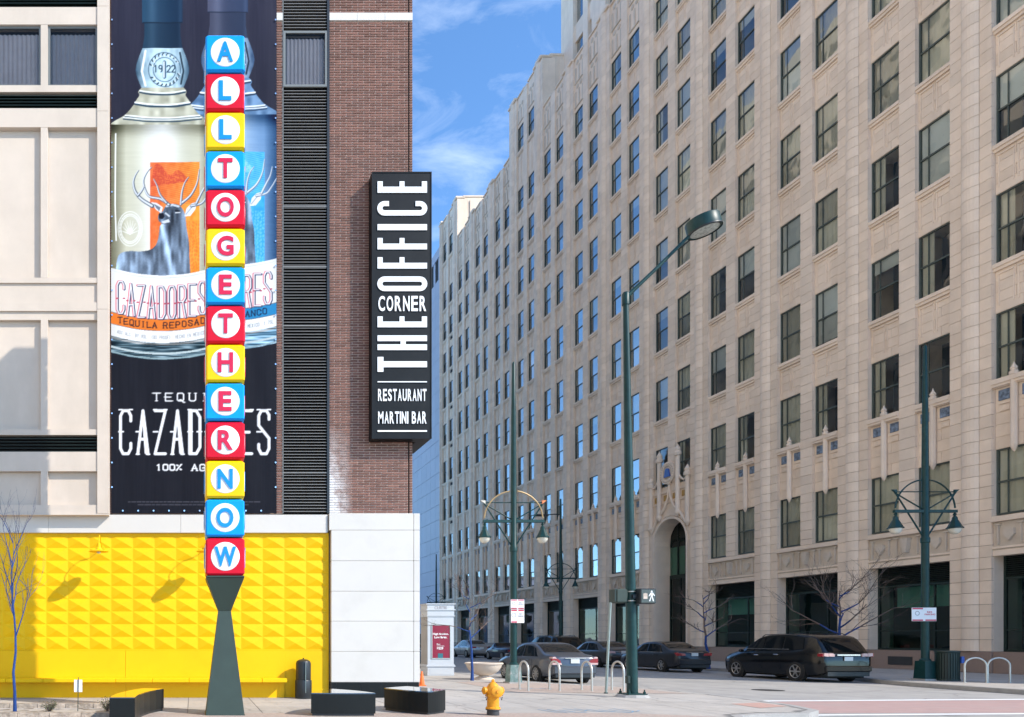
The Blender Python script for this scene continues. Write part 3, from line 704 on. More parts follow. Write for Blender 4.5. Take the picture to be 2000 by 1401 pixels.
        e = np.abs(u) / 101; lite = np.exp(-((u + 4) / 38) ** 2)
        top = np.exp(-((Y - oy - 246) / 17) ** 2)
        colb = pal['glass'] * (1 - lite[..., None] * .9) + C(252, 252, 248) * (lite * .9)[..., None] - (np.clip(e - .7, 0, 1) * 300)[..., None] - (top * (45 + 40 * e))[..., None] + (wide[..., None] - .5) * 6
        over(body, colb); over(seg([(cx - 91, 262 + oy), (cx - 92, 400 + oy), (cx - 90, 470 + oy)], 1.2), C(250, 250, 246))
        # label window behind the stag
        bx0, bx1 = cx - 24, cx + 72
        bxm = ((X > bx0) & (X < bx1) & (Y > 317 + oy) & (Y < 545 + oy)).astype(float)
        tt = np.clip((X - bx0) / 96, 0, 1)[..., None]; colx = pal['box_l'] * (1 - tt) + pal['box_r'] * tt
        over(bxm, colx + ((mid - .5) * 26)[..., None])
        hatch = (np.sin((Y - .22 * X) * 1.55) > .15) & (Y < 398 + oy); over(bxm * hatch * .42, pal['box_ink'])
        hill = poly(smooth([(bx0, 372 + oy), (bx0 + 8, 325 + oy), (bx0 + 20, 322 + oy), (bx0 + 38, 342 + oy), (bx0 + 55, 332 + oy), (bx0 + 74, 352 + oy), (bx0 + 60, 357 + oy), (bx0, 365 + oy)])); over(hill * (.35 + .5 * (fine > .45)), pal['box_ink'])
        leaf = (np.abs(np.sin(X * .55 + 3 * mid)) * np.abs(np.sin(Y * .42 + 4 * streaky)) > .42) & (Y > 432 + oy); over(bxm * leaf * .4, pal['box_leaf'])
        # seal
        sx, sy = cx - 63, 447 + oy
        for r_ in (32, 24): over(seg([(sx + .74 * r_ * math.cos(a), sy + r_ * math.sin(a) * 1.05) for a in np.linspace(0, 2 * math.pi, 36)], .8) * .75, C(250, 250, 248))
        for a in np.linspace(math.pi * 1.05, math.pi * 1.95, 9): over(seg([(sx, sy + 10), (sx + 17 * math.cos(a), sy + 8 + 25 * math.sin(a))], 1.2, .3) * .8, C(250, 250, 248))
        for k in range(26):
            a = k / 26 * 2 * math.pi; over(seg([(sx + 20.5 * math.cos(a), sy + 28.5 * math.sin(a)), (sx + 20.5 * math.cos(a + .12), sy + 28.5 * math.sin(a + .12))], 1.5) * .6, C(250, 250, 248))
        # stag
        Z = lambda a, b: (210 + a / 5.188 + ox, 290 + b / 5.188 + oy)
        bodyp = smooth([Z(88, 1300), Z(100, 1130), Z(140, 1062), Z(230, 1040), Z(330, 1045), Z(430, 1030), Z(490, 980), Z(518, 900), Z(530, 800), Z(548, 765), Z(520, 735), Z(513, 700), Z(525, 660), Z(560, 640), Z(590, 590), Z(640, 565), Z(720, 575), Z(765, 620), Z(790, 690), Z(800, 800), Z(825, 950), Z(830, 1100), Z(842, 1300)])
        bm_ = poly(bodyp)
        px_ = (X - 210 - ox) * 5.188; py_ = (Y - 290 - oy) * 5.188
        tone = 112 + (noise(8, 40) - .5) * 80 + (noise(22, 30) - .5) * 70 + (fine - .5) * 16 + 95 * np.exp(-((px_ - 130) / 90) ** 2) * np.exp(-((py_ - 1180) / 130) ** 2) + 120 * np.exp(-((px_ - (560 + (py_ - 820) * .22)) / 34) ** 2) * (py_ > 770) - 45 * np.exp(-((px_ - 660) / 60) ** 2) * np.exp(-((py_ - 730) / 90) ** 2) + 45 * np.exp(-((px_ - 790) / 30) ** 2) + 70 * np.exp(-((px_ - 440) / 50) ** 2) * np.exp(-((py_ - 1190) / 120) ** 2)
        tone = np.clip(tone, 40, 250)[..., None]
        over(bm_, tone * C(.86, .98, 1.1) + C(4, 6, 12))
        over(poly([Z(520, 665), Z(565, 655), Z(580, 690), Z(560, 720), Z(525, 715)]), C(24, 26, 40)); over(poly([Z(545, 745), Z(620, 720), Z(635, 750), Z(570, 765)]), C(215, 222, 230)); over(seg([Z(690, 632), Z(730, 640)], 1.5), C(18, 20, 30)); over(seg([Z(590, 660), Z(625, 690)], 1.6), C(205, 214, 224)); over(seg([Z(600, 590), Z(660, 575), Z(720, 590)], 2.0), C(200, 210, 222)); over(seg([Z(690, 655), Z(735, 650)], 1.0), C(225, 230, 236))
        for a in (poly([Z(445, 545), Z(500, 555), Z(562, 600), Z(545, 660), Z(490, 620)]), poly([Z(780, 690), Z(800, 610), Z(850, 560), Z(905, 545), Z(890, 620), Z(840, 685)])): over(a, C(232, 236, 240))
        over(poly([Z(470, 560), Z(540, 600), Z(525, 640), Z(490, 600)]), C(120, 130, 148)); over(seg([Z(795, 670), Z(880, 565)], 1.0), C(170, 178, 190))
        for pts, w0, w1 in (([(625, 575), (540, 515), (430, 490), (385, 420), (368, 330), (400, 250), (450, 190)], 3.4, .7), ([(455, 585), (350, 520), (285, 440), (265, 350), (285, 280), (320, 225)], 4.2, .7), ([(600, 555), (535, 470), (505, 380), (470, 310)], 2.6, .6), ([(745, 570), (755, 450), (785, 350), (825, 293)], 2.6, .6), ([(760, 550), (850, 470), (910, 350), (932, 215)], 3.2, .7), ([(850, 585), (950, 560), (1000, 500), (1060, 400)], 3.0, .7), ([(900, 560), (950, 460), (990, 380), (1010, 290)], 2.8, .7), ([(310, 480), (345, 440), (368, 400)], 2.6, 1.5)):
            P_ = smooth([Z(a, b) for a, b in pts]); over(seg(P_, w0, w1), pal['horn']); over(seg([(a - .9, b - .4) for a, b in P_], w0 * .45, w1 * .6), C(225, 230, 236))
        # white label, stripe, small print
        c_ = cur(X)
        band = lambda a, b: ((Y - oy > a + c_) & (Y - oy < b + c_) & (np.abs(u) < 101)).astype(float)
        over(band(523, 655), C(243, 243, 242) - (np.clip(e - .8, 0, 1) * 160)[..., None]); over(band(527, 529), C(214, 216, 220))
        over(band(609, 631.5), pal['stripe']); over(band(608, 609.4) + band(631, 632), C(120, 112, 110))
        over(band(655, 688), pal['base'] + ((wide - .35) * 190)[..., None]); over(band(656, 660), C(205, 212, 214) * .5 + ((wide - .3) * 190)[..., None]); over(band(674, 678), C(190, 205, 208)); over(band(684, 687), C(150, 175, 182))
        cc = lambda x: float(15 * (1 - min(1, abs((x - cx) / 101)) ** 2))
        s_ = 'CAZADORES'
        text(s_, cx - 88, 545 + oy, 13.2, 62, 19.9, 2.3, C(226, 120, 132), cc, 0, -1.0, 0); text(s_, cx - 88, 545 + oy, 13.2, 62, 19.9, 2.2, C(58, 60, 96), cc, 0, 1.1, .8); text(s_, cx - 88, 545 + oy, 13.2, 62, 19.9, 1.1, C(246, 244, 243), cc)
        for i in range(9):
            x_ = cx - 88 + i * 19.9; y_ = 578 + oy + cc(x_ + 6)
            for q in (0, 13.2): over(seg([(x_ + q - 1.2, y_), (x_ + q + 1.2, y_)], 1.4), C(190, 70, 92))
        if main:
            text('TEQUILA', cx - 86, 615 + oy, 7.2, 11, 11.2, .95, C(58, 34, 42), cc, 1.6); text('REPOSADO', cx + 2, 615 + oy, 7.2, 11, 12.2, .95, C(58, 34, 42), cc, 1.6)
            text('40% ALC. BY VOL. (80 PROOF)  HECHO EN MEXICO', cx - 88, 641 + oy, 2.6, 6.5, 3.9, .42, C(150, 154, 160), cc)
        else:
            text('TEQUILA BLANCO', cx - 77, 615 + oy, 7, 11, 11.2, .95, C(16, 40, 78), cc, 1.6); text('HECHO EN MEXICO  1.75L', cx + 4, 641 + oy, 2.6, 6.5, 3.9, .42, C(130, 140, 150), cc)
    blue = dict(foil_l=C(86, 88, 112), foil_d=C(44, 60, 92), neck=C(170, 192, 214), edge=C(58, 84, 118), glass=C(120, 152, 190), box_l=C(92, 190, 236), box_r=C(60, 168, 226), box_ink=C(150, 214, 244), box_leaf=C(160, 222, 246), horn=C(120, 136, 158), stripe=C(38, 134, 188), base=C(98, 140, 166))
    gold = dict(foil_l=C(42, 78, 106), foil_d=C(20, 46, 74), neck=C(196, 222, 234), edge=C(66, 96, 118), glass=C(203, 201, 178), box_l=C(236, 116, 62), box_r=C(250, 160, 52), box_ink=C(204, 72, 52), box_leaf=C(226, 98, 40), horn=C(96, 108, 124), stripe=C(232, 122, 40), base=C(40, 66, 78))
    blue['glass'] = C(112, 150, 192)
    bottle(127, -20, blue, False)
    # shading of the rear bottle where it passes behind the front one
    bottle(0, 0, gold, True)
    Wt = C(240, 240, 242)
    text('TEQUILA', 300, 768, 12, 15, 23.3, 1.3, Wt, serif=2.6)
    nm = 'CAZADORES'; cwid = 20; pit = 33.6
    text(nm, 236, 802, cwid, 84, pit, 2.9, Wt)
    for i, ch in enumerate(nm):
        x_ = 236 + i * pit
        if ch in 'AZDR': over(seg([(x_ + (10 if ch == 'A' else 3), 804), (x_ + (16 if ch == 'A' else 3), 884)], 2.7), Wt) if ch != 'Z' else None
        for q in (1, cwid - 1):
            if ch in 'CESAZ' and q > 5: continue
            over(seg([(x_ + q - 4.2, 843), (x_ + q + 4.2, 843)], 1.7), Wt)
        for q in (0, cwid): over(seg([(x_ + q - 3, 887 if ch in 'AR' else 800), (x_ + q + 3, 887 if ch in 'AR' else 800)], 1.4), Wt)
    text('100%', 306, 907, 9, 11, 13, 1.5, Wt, serif=1.6); text('AGAVE', 375, 907, 10, 12, 15.5, 1.4, Wt, serif=2.0)
    rs2 = np.random.RandomState(9)
    for y_, a, b in ((980, 251, 498), (985.5, 270, 480)):
        x_ = a
        while x_ < b:
            L_ = rs2.uniform(4, 12); over(seg([(x_, y_), (x_ + L_, y_)], .8) * .55, C(150, 150, 160)); x_ += L_ + 2.5
    img = np.clip(img, 0, 255).reshape(ny, S2, nx, S2, 3).mean((1, 3)) / 255
    lin = np.where(img <= .04045, img / 12.92, ((img + .055) / 1.055) ** 2.4)
    return lin * np.clip(0.62 + 0.3 * lin.max(-1, keepdims=True), 0, .8), nx, ny, X0, X1, Y0, Y1
lin, nx, ny, bX0, bX1, bY0, bY1 = paint()
ban = thing('advertising_banner', 'tall vinyl banner picturing two tequila bottles with stag labels on dark blue', 'banner', (0, 18.37, hz(1003)))
YN = 18.365
uu, vv = np.meshgrid(np.linspace(0, 1, nx), np.linspace(0, 1, ny))
vx = PX(bX0, YN) + uu * (PX(bX1, YN) - PX(bX0, YN)); vz = PZ(bY0, YN) + vv * (PZ(bY1, YN) - PZ(bY0, YN))
vy = YN + .008 * np.sin(vz * 1.7) * np.sin(vx * 2.1) + .004 * np.sin(vx * 9 + vz * .8)
co = np.stack([vx, vy, vz], -1).reshape(-1, 3) - np.array(ORG[ban.name])
idx = np.arange(nx * ny).reshape(ny, nx)
fa = np.stack([idx[1:, :-1], idx[1:, 1:], idx[:-1, 1:], idx[:-1, :-1]], -1).reshape(-1, 4)
me = bpy.data.meshes.new('printed_sheet'); me.vertices.add(len(co)); me.vertices.foreach_set('co', co.astype(np.float32).ravel())
me.loops.add(fa.size); me.loops.foreach_set('vertex_index', fa.astype(np.int32).ravel())
me.polygons.add(len(fa)); me.polygons.foreach_set('loop_start', np.arange(0, fa.size, 4, dtype=np.int32)); me.polygons.foreach_set('loop_total', np.full(len(fa), 4, dtype=np.int32))
me.update(calc_edges=True); me.validate()
ca = me.color_attributes.new('print', 'FLOAT_COLOR', 'POINT'); ca.data.foreach_set('color', np.concatenate([lin.reshape(-1, 3), np.ones((nx * ny, 1))], 1).astype(np.float32).ravel())
me.materials.append(MAT['vinyl'])
o = bpy.data.objects.new('printed_sheet', me); COL.objects.link(o); o.parent = ban
gro = MB().lathe([(.012, -.012), (.022, -.012), (.022, 0), (.012, 0)], (0, 0, 0), 8, 'y').mesh('grommet', 'chrome')
for side in (bX0 + 1.8, bX1 - 1.8):
    for y in range(40, 1000, 48): inst('grommet', gro, ban, (PX(side, YN), YN - .012, PZ(y, YN)))
for x in range(240, 530, 30): inst('grommet', gro, ban, (PX(x, YN), YN - .012, PZ(998, YN)))

# ================================================================== projecting black sign
YS = 18.07
sg = thing('corner_sign', 'tall black box sign reading THE CORNER OFFICE hung on the brick corner', 'sign', (PX(784, YS), 18.2, PZ(857, YS)))
sx0, sx1, sz0, sz1 = PX(726.5, YS), PX(842.5, YS), PZ(857, YS), PZ(336.5, YS)
MB().prism([(sx0, YS), (sx1, YS), (sx1, 19.55), (5.60, 19.55), (5.60, 18.385), (sx0, 18.385)], sz0, sz1).build('cabinet', 'sign_black', sg)
fr = MB(); e = .02
fr.box(sx0 - .006, sx1 + .006, YS - .012, YS - .001, sz0 - .006, sz0 + e).box(sx0 - .006, sx1 + .006, YS - .012, YS - .001, sz1 - e, sz1 + .006).box(sx0 - .006, sx0 + e, YS - .012, YS - .001, sz0 + e, sz1 - e).box(sx1 - e, sx1 + .006, YS - .012, YS - .001, sz0 + e, sz1 - e)
fr.build('trim', 'sign_black', sg)
def sb(mb, xa, xb, ya, yb): mb.box(PX(xa, YS), PX(xb, YS), YS - .022, YS - .002, PZ(yb, YS), PZ(ya, YS))
lx, rx = 737.0, 833.5
def lt(name, rects):
    mb = MB()
    for r in rects: sb(mb, *r)
    mb.build('letter', 'sign_white', sg)
# letters lie on their side: the foot of each letter points right
lt('T', [(lx, lx + 11.5, 698, 727), (lx + 11.5, rx, 706.5, 718)])
lt('H', [(lx, rx, 656, 667), (lx, rx, 673.5, 684.5), (782, 792, 667, 673.5)])
lt('E', [(lx, rx, 629, 640), (lx, lx + 10, 619, 629), (780, 789.5, 619, 629), (rx - 10, rx, 619, 629)])
def stadium(xa, xb, ya, yb, n=10):
    r = (yb - ya) / 2; cy = (ya + yb) / 2; P = []
    for k in range(n + 1):
        a = math.pi / 2 + math.pi * k / n; P.append((xa + r + r * math.cos(a), cy + r * math.sin(a)))
    for k in range(n + 1):
        a = -math.pi / 2 + math.pi * k / n; P.append((xb - r + r * math.cos(a), cy + r * math.sin(a)))
    return P
def ring(po, pi, keep=None):
    mb = MB(); n = len(po)
    for i in range(n):
        j = (i + 1) % n
        if keep and not keep(po[i], po[j]): continue
        q = [po[i], po[j], pi[j], pi[i]]
        mb.prism([(PX(a, YS), PZ(b, YS)) for a, b in q], YS - .022, YS - .002, 'y')
    return mb
def dense(P):
    r = []
    for i in range(len(P)):
        a, b = P[i], P[(i + 1) % len(P)]; m_ = 8 if abs(a[0] - b[0]) > 20 else 1
        r += [(a[0] + (b[0] - a[0]) * k / m_, a[1] + (b[1] - a[1]) * k / m_) for k in range(m_)]
    return r
ring(dense(stadium(lx - .5, rx + .5, 541, 569.5)), dense(stadium(lx + 9.5, rx - 9.5, 551, 559.5))).build('letter', 'sign_white', sg)
for y0 in (503.5, 466): lt('F', [(lx, rx, y0 + 11, y0 + 22), (lx, lx + 10, y0, y0 + 11), (780, 789.5, y0, y0 + 11)])
lt('I', [(lx, rx, 439, 450.5)])
ring(dense(stadium(lx - .5, rx + .5, 394, 422)), dense(stadium(lx + 9.5, rx - 9.5, 403.5, 412)), lambda a, b: not (a[1] < 400 and b[1] < 400 and 762 < (a[0] + b[0]) / 2 < 808)).build('letter', 'sign_white', sg)
lt('E', [(lx, rx, 366, 377.5), (lx, lx + 10, 355.5, 366), (780, 789.5, 355.5, 366), (rx - 10, rx, 355.5, 366)])
lt('rule', [(lx, rx, 745.5, 747.5)]); lt('rule', [(lx, rx, 841, 844)])
for s, ya, yb, fillw in (('CORNER', 579, 608.5, .80), ('RESTAURANT', 760.5, 784, .78), ('MARTINI BAR', 804.5, 828, .80)):
    wt = [.35 if c == 'I' else (.55 if c == ' ' else (1.25 if c == 'M' else 1.0)) for c in s]; tot = sum(wt); cx_ = lx
    for c, w_ in zip(s, wt):
        pw = (rx - lx) * w_ / tot
        if c != ' ': lettering('letter', c, 'sign_white', sg, PX(cx_ + pw * (1 - fillw) / 2, YS), PX(cx_ + pw * (1 + fillw) / 2, YS), PZ(yb, YS), PZ(ya, YS), YS - .022, YS - .002, bold=.02)
        cx_ += pw
# ================================================================== terracotta office building on the right
XB = 33.7; BAY = 5.665; W1 = 1.58; GAPW = 0.79; PIER = BAY - 2 * W1 - GAPW; YA = 32.59
K0, K1, KE = -2, 11, 3                      # first and last bay, entrance bay
tel = thing('office_building', 'cream terracotta office tower with rows of paired sash windows', 'building', (XB, 59, SW))
HEAD = [9.56, 15.29, 20.29, 25.29, 30.28, 35.30, 39.83, 43.90, 48.04]
HGT = [2.75, 2.88, 2.94, 2.94, 2.94, 2.94, 2.75, 2.45, 2.45]
PAR, PAV = 52.7, 57.6
Y_NEAR, Y_END = 19.0, 99.9
random.seed(11)
box('core', 'interior', tel, XB + 1.35, XB + 32, Y_NEAR + .6, Y_END - .3, SW, 49)
box('end_wall', 'terracotta', tel, XB + .3, XB + 32, Y_NEAR, Y_NEAR + .6, SW, 52)
box('end_wall', 'terracotta', tel, XB + .3, XB + 32, Y_END - .3, Y_END, SW, 52.6)
box('roof', 'terracotta_band', tel, XB + .8, XB + 32, Y_NEAR + .6, Y_END - .31, 49.01, 49.6)
def pav(k): return k in (7, 11, 0)
def top_of(k): return PAV if pav(k) else PAR
JT = .008                                  # half joint
def flat_block(mb, y0, y1, z0, z1, xo=0.0, dep=.09): mb.box(XB + xo, XB + xo + dep, y0 + JT, y1 - JT, z0 + JT, z1 - JT)
NSH = 7
def shaft_pts(y0, y1, bulge):
    P = []
    for i in range(NSH + 1):
        u = i / NSH; P.append((y0 + (y1 - y0) * u, bulge * (math.sin(math.pi * u) ** .7) if 0 < u < 1 else 0.0))
    return P
def shaft_block(mb, y0, y1, z0, z1, bulge=.17, dep=.09):
    pts = shaft_pts(y0 + JT, y1 - JT, bulge)
    out_ = [(XB - d - .015, y) for y, d in pts]; poly_ = out_ + [(XB + dep, y1 - JT), (XB + dep, y0 + JT)]
    mb.prism(poly_, z0 + JT, z1 - JT, 'z')
COURSE = 0.5
def courses(zt):
    r = []; z = 1.06
    while z < zt - .01:
        r.append((z, min(z + COURSE, zt))); z += COURSE
    return r
# blocks of the nearest pier and mullion stand alone; the rest are joined per pier
solo = 0
blk_me = {}
def solo_block(kind, key, fn, loc):
    global solo
    if key not in blk_me:
        mb = MB(); fn(mb); blk_me[key] = mb.mesh('stone_block', 'terracotta', org=(XB, 0, 0))
    inst('stone_block', blk_me[key], tel, loc); solo += 1
piers = [(YA + k * BAY - PIER, YA + k * BAY, k) for k in range(K0, K1 + 2)]
piers[0] = (Y_NEAR, piers[0][1], K0)
for i, (y0, y1, k) in enumerate(piers):
    zt = max(top_of(k), top_of(k - 1)) if K0 <= k - 1 else top_of(k)
    if k > K1: y1 = Y_END; zt = PAV
    box('pier_core', 'stone_joint', tel, XB + .08, XB + 1.3, y0 + .012, y1 - .012, SW, zt - .05)
    # jamb facing of the reveals
    for yy in (y0, y1 - .01): box('reveal', 'terracotta', tel, XB + .092, XB + 1.28, yy, yy + .01, 1.06, zt - .06)
    w3 = (y1 - y0); fl = w3 * .285
    mb = MB()
    for (z0, z1) in courses(zt):
        near = (k == 0 and z1 < 34.2 and solo < 192 and z1 - z0 > .49) or (k == 1 and solo < 300 and 6.5 < z1 < 30 and z1 - z0 > .49)
        if near:
            def a_(m_): flat_block(m_, 0, fl, 0, COURSE)
            def b_(m_): shaft_block(m_, fl, w3 - fl, 0, COURSE)
            def c_(m_): flat_block(m_, w3 - fl, w3, 0, COURSE)
            solo_block('a', 'fa%d' % k, a_, (XB, y0, z0)); solo_block('b', 'sb%d' % k, b_, (XB, y0, z0)); solo_block('c', 'fc%d' % k, c_, (XB, y0, z0))
        else:
            flat_block(mb, y0, y0 + fl, z0, z1); shaft_block(mb, y0 + fl, y1 - fl, z0, z1); flat_block(mb, y1 - fl, y1, z0, z1)
    if mb.f: mb.build('pier', 'terracotta', tel, fix=False)['kind'] = 'stuff'
    # granite foot and cap
    box('pier_foot', 'granite_pink', tel, XB - .06, XB + 1.29, y0 - .03, y1 + .03, SW + .001, 1.055, bev=.02)
    box('pier_cap', 'terracotta', tel, XB - .16, XB + 1.0, y0 - .04, y1 + .04, zt + .002, zt + .22, bev=.05)
    box('pier_cap', 'terracotta', tel, XB - .10, XB + .9, y0 + .3, y1 - .3, zt + .225, zt + .5, bev=.06)
# window parts, shared
def win_meshes(h):
    t_ = .06; w_ = W1
    f = MB(); xa, xb = XB + .20, XB + .30
    f.box(xa, xb, 0, t_, 0, h).box(xa, xb, w_ - t_, w_, 0, h).box(xa + .002, xb, t_, w_ - t_, 0, t_).box(xa + .002, xb, t_, w_ - t_, h - t_, h)
    f.box(xa + .01, xb - .01, t_, w_ - t_, h * .5 - .035, h * .5 + .035).box(xa + .03, xb - .03, w_ * .74 - .018, w_ * .74 + .018, t_, h * .5 - .036).box(xa + .03, xb - .03, w_ * .74 - .018, w_ * .74 + .018, h * .5 + .036, h - t_)
    f.box(XB + .301, XB + .36, 0, .05, 0, h).box(XB + .301, XB + .36, w_ - .05, w_, 0, h)
    up = MB().poly([(XB + .24, t_, h * .5), (XB + .24, t_, h - t_), (XB + .24, w_ - t_, h - t_), (XB + .24, w_ - t_, h * .5)])
    lo = MB().poly([(XB + .262, t_, t_), (XB + .262, t_, h * .5), (XB + .262, w_ - t_, h * .5), (XB + .262, w_ - t_, t_)])
    o_ = (XB, 0, 0)
    def drape(v0, v1, u0=.02, u1=.98, n=30, amp=.02):
        return MB().grid(lambda u, v: (XB + .325 + amp * math.sin(u * n), w_ * (u0 + (u1 - u0) * u), h * (v0 + (v1 - v0) * v)), 36, 1)
    def flat(v0): return MB().poly([(XB + .305, .03, h * v0), (XB + .305, .03, h), (XB + .305, w_ - .03, h), (XB + .305, w_ - .03, h * v0)])
    return dict(frame=f.mesh('window', 'sash', org=o_), up=up.mesh('pane', 'pane_glass', org=o_, fix=False), lo=lo.mesh('pane', 'pane_glass', org=o_, fix=False), upc=up.mesh('pane', 'pane_clear', org=o_, fix=False), loc=lo.mesh('pane', 'pane_clear', org=o_, fix=False),
        full=drape(0, 1).mesh('curtain', 'blind_cream', True, o_, False), sides=drape(0, 1, .62, .98, 14).mesh('curtain', 'blind_cream', True, o_, False),
        half=flat(.52).mesh('blind', 'blind_white', org=o_, fix=False), top=flat(.78).mesh('blind', 'blind_white', org=o_, fix=False), long=flat(.06).mesh('blind', 'blind_white', org=o_, fix=False))
WM = {}
def spandrel(h, fancy):
    """wall between the head of one window (z=0) and the sill of the next (z=h), local y 0..W1"""
    m_ = MB(); w_ = W1; x0 = XB + .16
    m_.box(x0 + .03, XB + 1.28, .0, w_, .0, h)                           # core
    n = max(2, int(round((h - .3) / .48))); ch = (h - .3) / n
    for r in range(n):
        off = .5 if r % 2 else .33
        for a, b in ((0, w_ * off), (w_ * off, w_)): m_.box(x0, x0 + .028, a + JT, b - JT, r * ch + JT, (r + 1) * ch - JT)
    m_.box(XB + .02, XB + 1.27, -.0, w_, h - .16, h)                      # sill
    m_.box(XB + .07, x0 + .02, .0, w_, h - .3, h - .165)
    if not fancy:
        for a, b in ((.12, w_ / 2 - .06), (w_ / 2 + .06, w_ - .12)):     # two little drip mouldings
            m_.box(x0 - .05, x0 - .002, a, b, h - .46, h - .40); m_.box(x0 - .025, x0 - .002, a, a + .05, .3, h - .465); m_.box(x0 - .025, x0 - .002, b - .05, b, .3, h - .465)
    return m_
SP = {}
plain_lintel = {}
for k in range(K0, K1 + 1):
    yb0 = YA + k * BAY
    top = top_of(k)
    # middle pier between the two windows
    y0, y1 = yb0 + W1, yb0 + W1 + GAPW
    zb = 1.06 if False else 6.75
    if k == KE: zb = 11.2
    box('mullion_core', 'stone_joint', tel, XB + .10, XB + 1.3, y0 + .012, y1 - .012, zb, top - .05)
    for yy in (y0, y1 - .01): box('reveal', 'terracotta', tel, XB + .112, XB + 1.28, yy, yy + .01, zb, top - .06)
    mb = MB()
    for (z0, z1) in courses(top):
        if z1 <= zb: continue
        z0 = max(z0, zb)
        if k == 0 and solo < 300 and z1 < 34 and z1 - z0 > .49:
            def d_(m_): flat_block(m_, 0, GAPW, 0, COURSE, .02)
            solo_block('d', 'md', d_, (XB, y0, z0))
        else: flat_block(mb, y0, y1, z0, z1, .02)
    mb.build('mullion_pier', 'terracotta', tel, fix=False)['kind'] = 'stuff'
    for c in range(2):
        yw = yb0 + (0 if c == 0 else W1 + GAPW)
        floors = list(zip(HEAD, HGT))
        if pav(k): floors.append((54.5, 2.6))
        for fi, (hd, hg) in enumerate(floors):
            if k == KE and fi == 0: continue
            if hg not in WM: WM[hg] = win_meshes(hg)
            wm = WM[hg]; loc = (XB, yw, hd - hg)
            wo = inst('window', wm['frame'], tel, loc)
            cl = 'c' if k <= KE else ''; inst('pane', wm['upc' if cl else 'up'], wo, loc); inst('pane', wm['loc' if cl else 'lo'], wo, loc)
            r = random.random()
            if fi <= 1 and k <= 4: kind = 'full' if (fi == 0 or r < .35) else ('sides' if r < .8 else None)
            elif k <= 4: kind = 'full' if r < .36 else ('half' if r < .54 else ('long' if r < .80 else ('sides' if r < .9 else 'top')))
            else: kind = 'half' if r < .15 else ('top' if r < .3 else ('sides' if r < .4 else None))
            if kind: inst('curtain' if kind in ('full', 'sides') else 'blind', wm[kind], wo, loc)
            # wall between this head and the next sill
            nxt = floors[fi + 1][0] - floors[fi + 1][1] if fi + 1 < len(floors) else None
            if nxt is not None:
                h = round(nxt - hd, 3); fancy = fi == 0
                if (h, fancy) not in SP: SP[(h, fancy)] = spandrel(h, fancy).mesh('spandrel', 'terracotta', org=(XB, 0, 0))
                so_ = inst('spandrel', SP[(h, fancy)], tel, (XB, yw, hd))
                if fancy:
                    if 'bal' not in SP:
                        b_ = MB(); ht = h
                        b_.lathe([(.0, -.28), (.06, -.2), (.1, -.08), (.13, .05), (.115, .1), (.115, ht + .05), (.15, ht + .08), (.15, ht + .2), (.09, ht + .24), (.13, ht + .34), (.05, ht + .46), (.0, ht + .62)], (XB + .06, W1 / 2, 0), 8)
                        SP['bal'] = b_.mesh('colonnette', 'terracotta', True, (XB, 0, 0))
                        SP['mos'] = MB().bevbox(XB + .13, XB + .165, 0, .44, 0, .44, .015).mesh('mosaic_square', 'mosaic', org=(XB, 0, 0))
                        SP['led'] = MB().box(XB - .06, XB + .17, 0, W1, ht - .14, ht + .06).box(XB - .02, XB + .16, 0, W1, ht - .26, ht - .145).mesh('balcony_ledge', 'terracotta', org=(XB, 0, 0))
                        SP['orn'] = MB().box(XB + .10, XB + .158, 0, .5, 0, .05).box(XB + .12, XB + .158, .06, .44, -.28, -.05).lathe([(.05, 0), (.12, .02), (.12, .04), (.0, .06)], (XB + .11, .25, -.16), 8, 'x').mesh('relief', 'terracotta', org=(XB, 0, 0))
                    inst('colonnette', SP['bal'], so_, (XB, yw, hd)); inst('balcony_ledge', SP['led'], so_, (XB, yw, hd))
                    for q in (.13, W1 - .13 - .44): inst('mosaic_square', SP['mos'], so_, (XB, yw + q, hd + h - .84)); inst('relief', SP['orn'], so_, (XB, yw + q - .06, hd + h - 1.0))
            else:
                # ornamental zone up to the parapet
                box('parapet_wall', 'terracotta', tel, XB + .16, XB + .9, yw, yw + W1, hd, top + .05)
                orn = MB(); z = hd + .35
                while z + 2.0 < top and z < hd + 4.0:
                    orn.box(XB + .08, XB + .155, yw + .1, yw + W1 - .1, z, z + .08).box(XB + .11, XB + .156, yw + .12, yw + .3, z + .1, z + 1.4).box(XB + .11, XB + .156, yw + W1 / 2 - .08, yw + W1 / 2 + .08, z + .1, z + 1.4).box(XB + .11, XB + .156, yw + W1 - .3, yw + W1 - .12, z + .1, z + 1.4)
                    for q in (.5, W1 - .5): orn.lathe([(.05, -.08), (.2, -.04), (.2, 0), (.12, 0.0)], (XB + .16, yw + q, z + 1.75), 8, 'x')
                    z += 2.1
                orn.build('parapet_relief', 'terracotta_band', tel)
                box('parapet_coping', 'terracotta', tel, XB + .05, XB + .95, yw - .0, yw + W1, top + .052, top + .2)
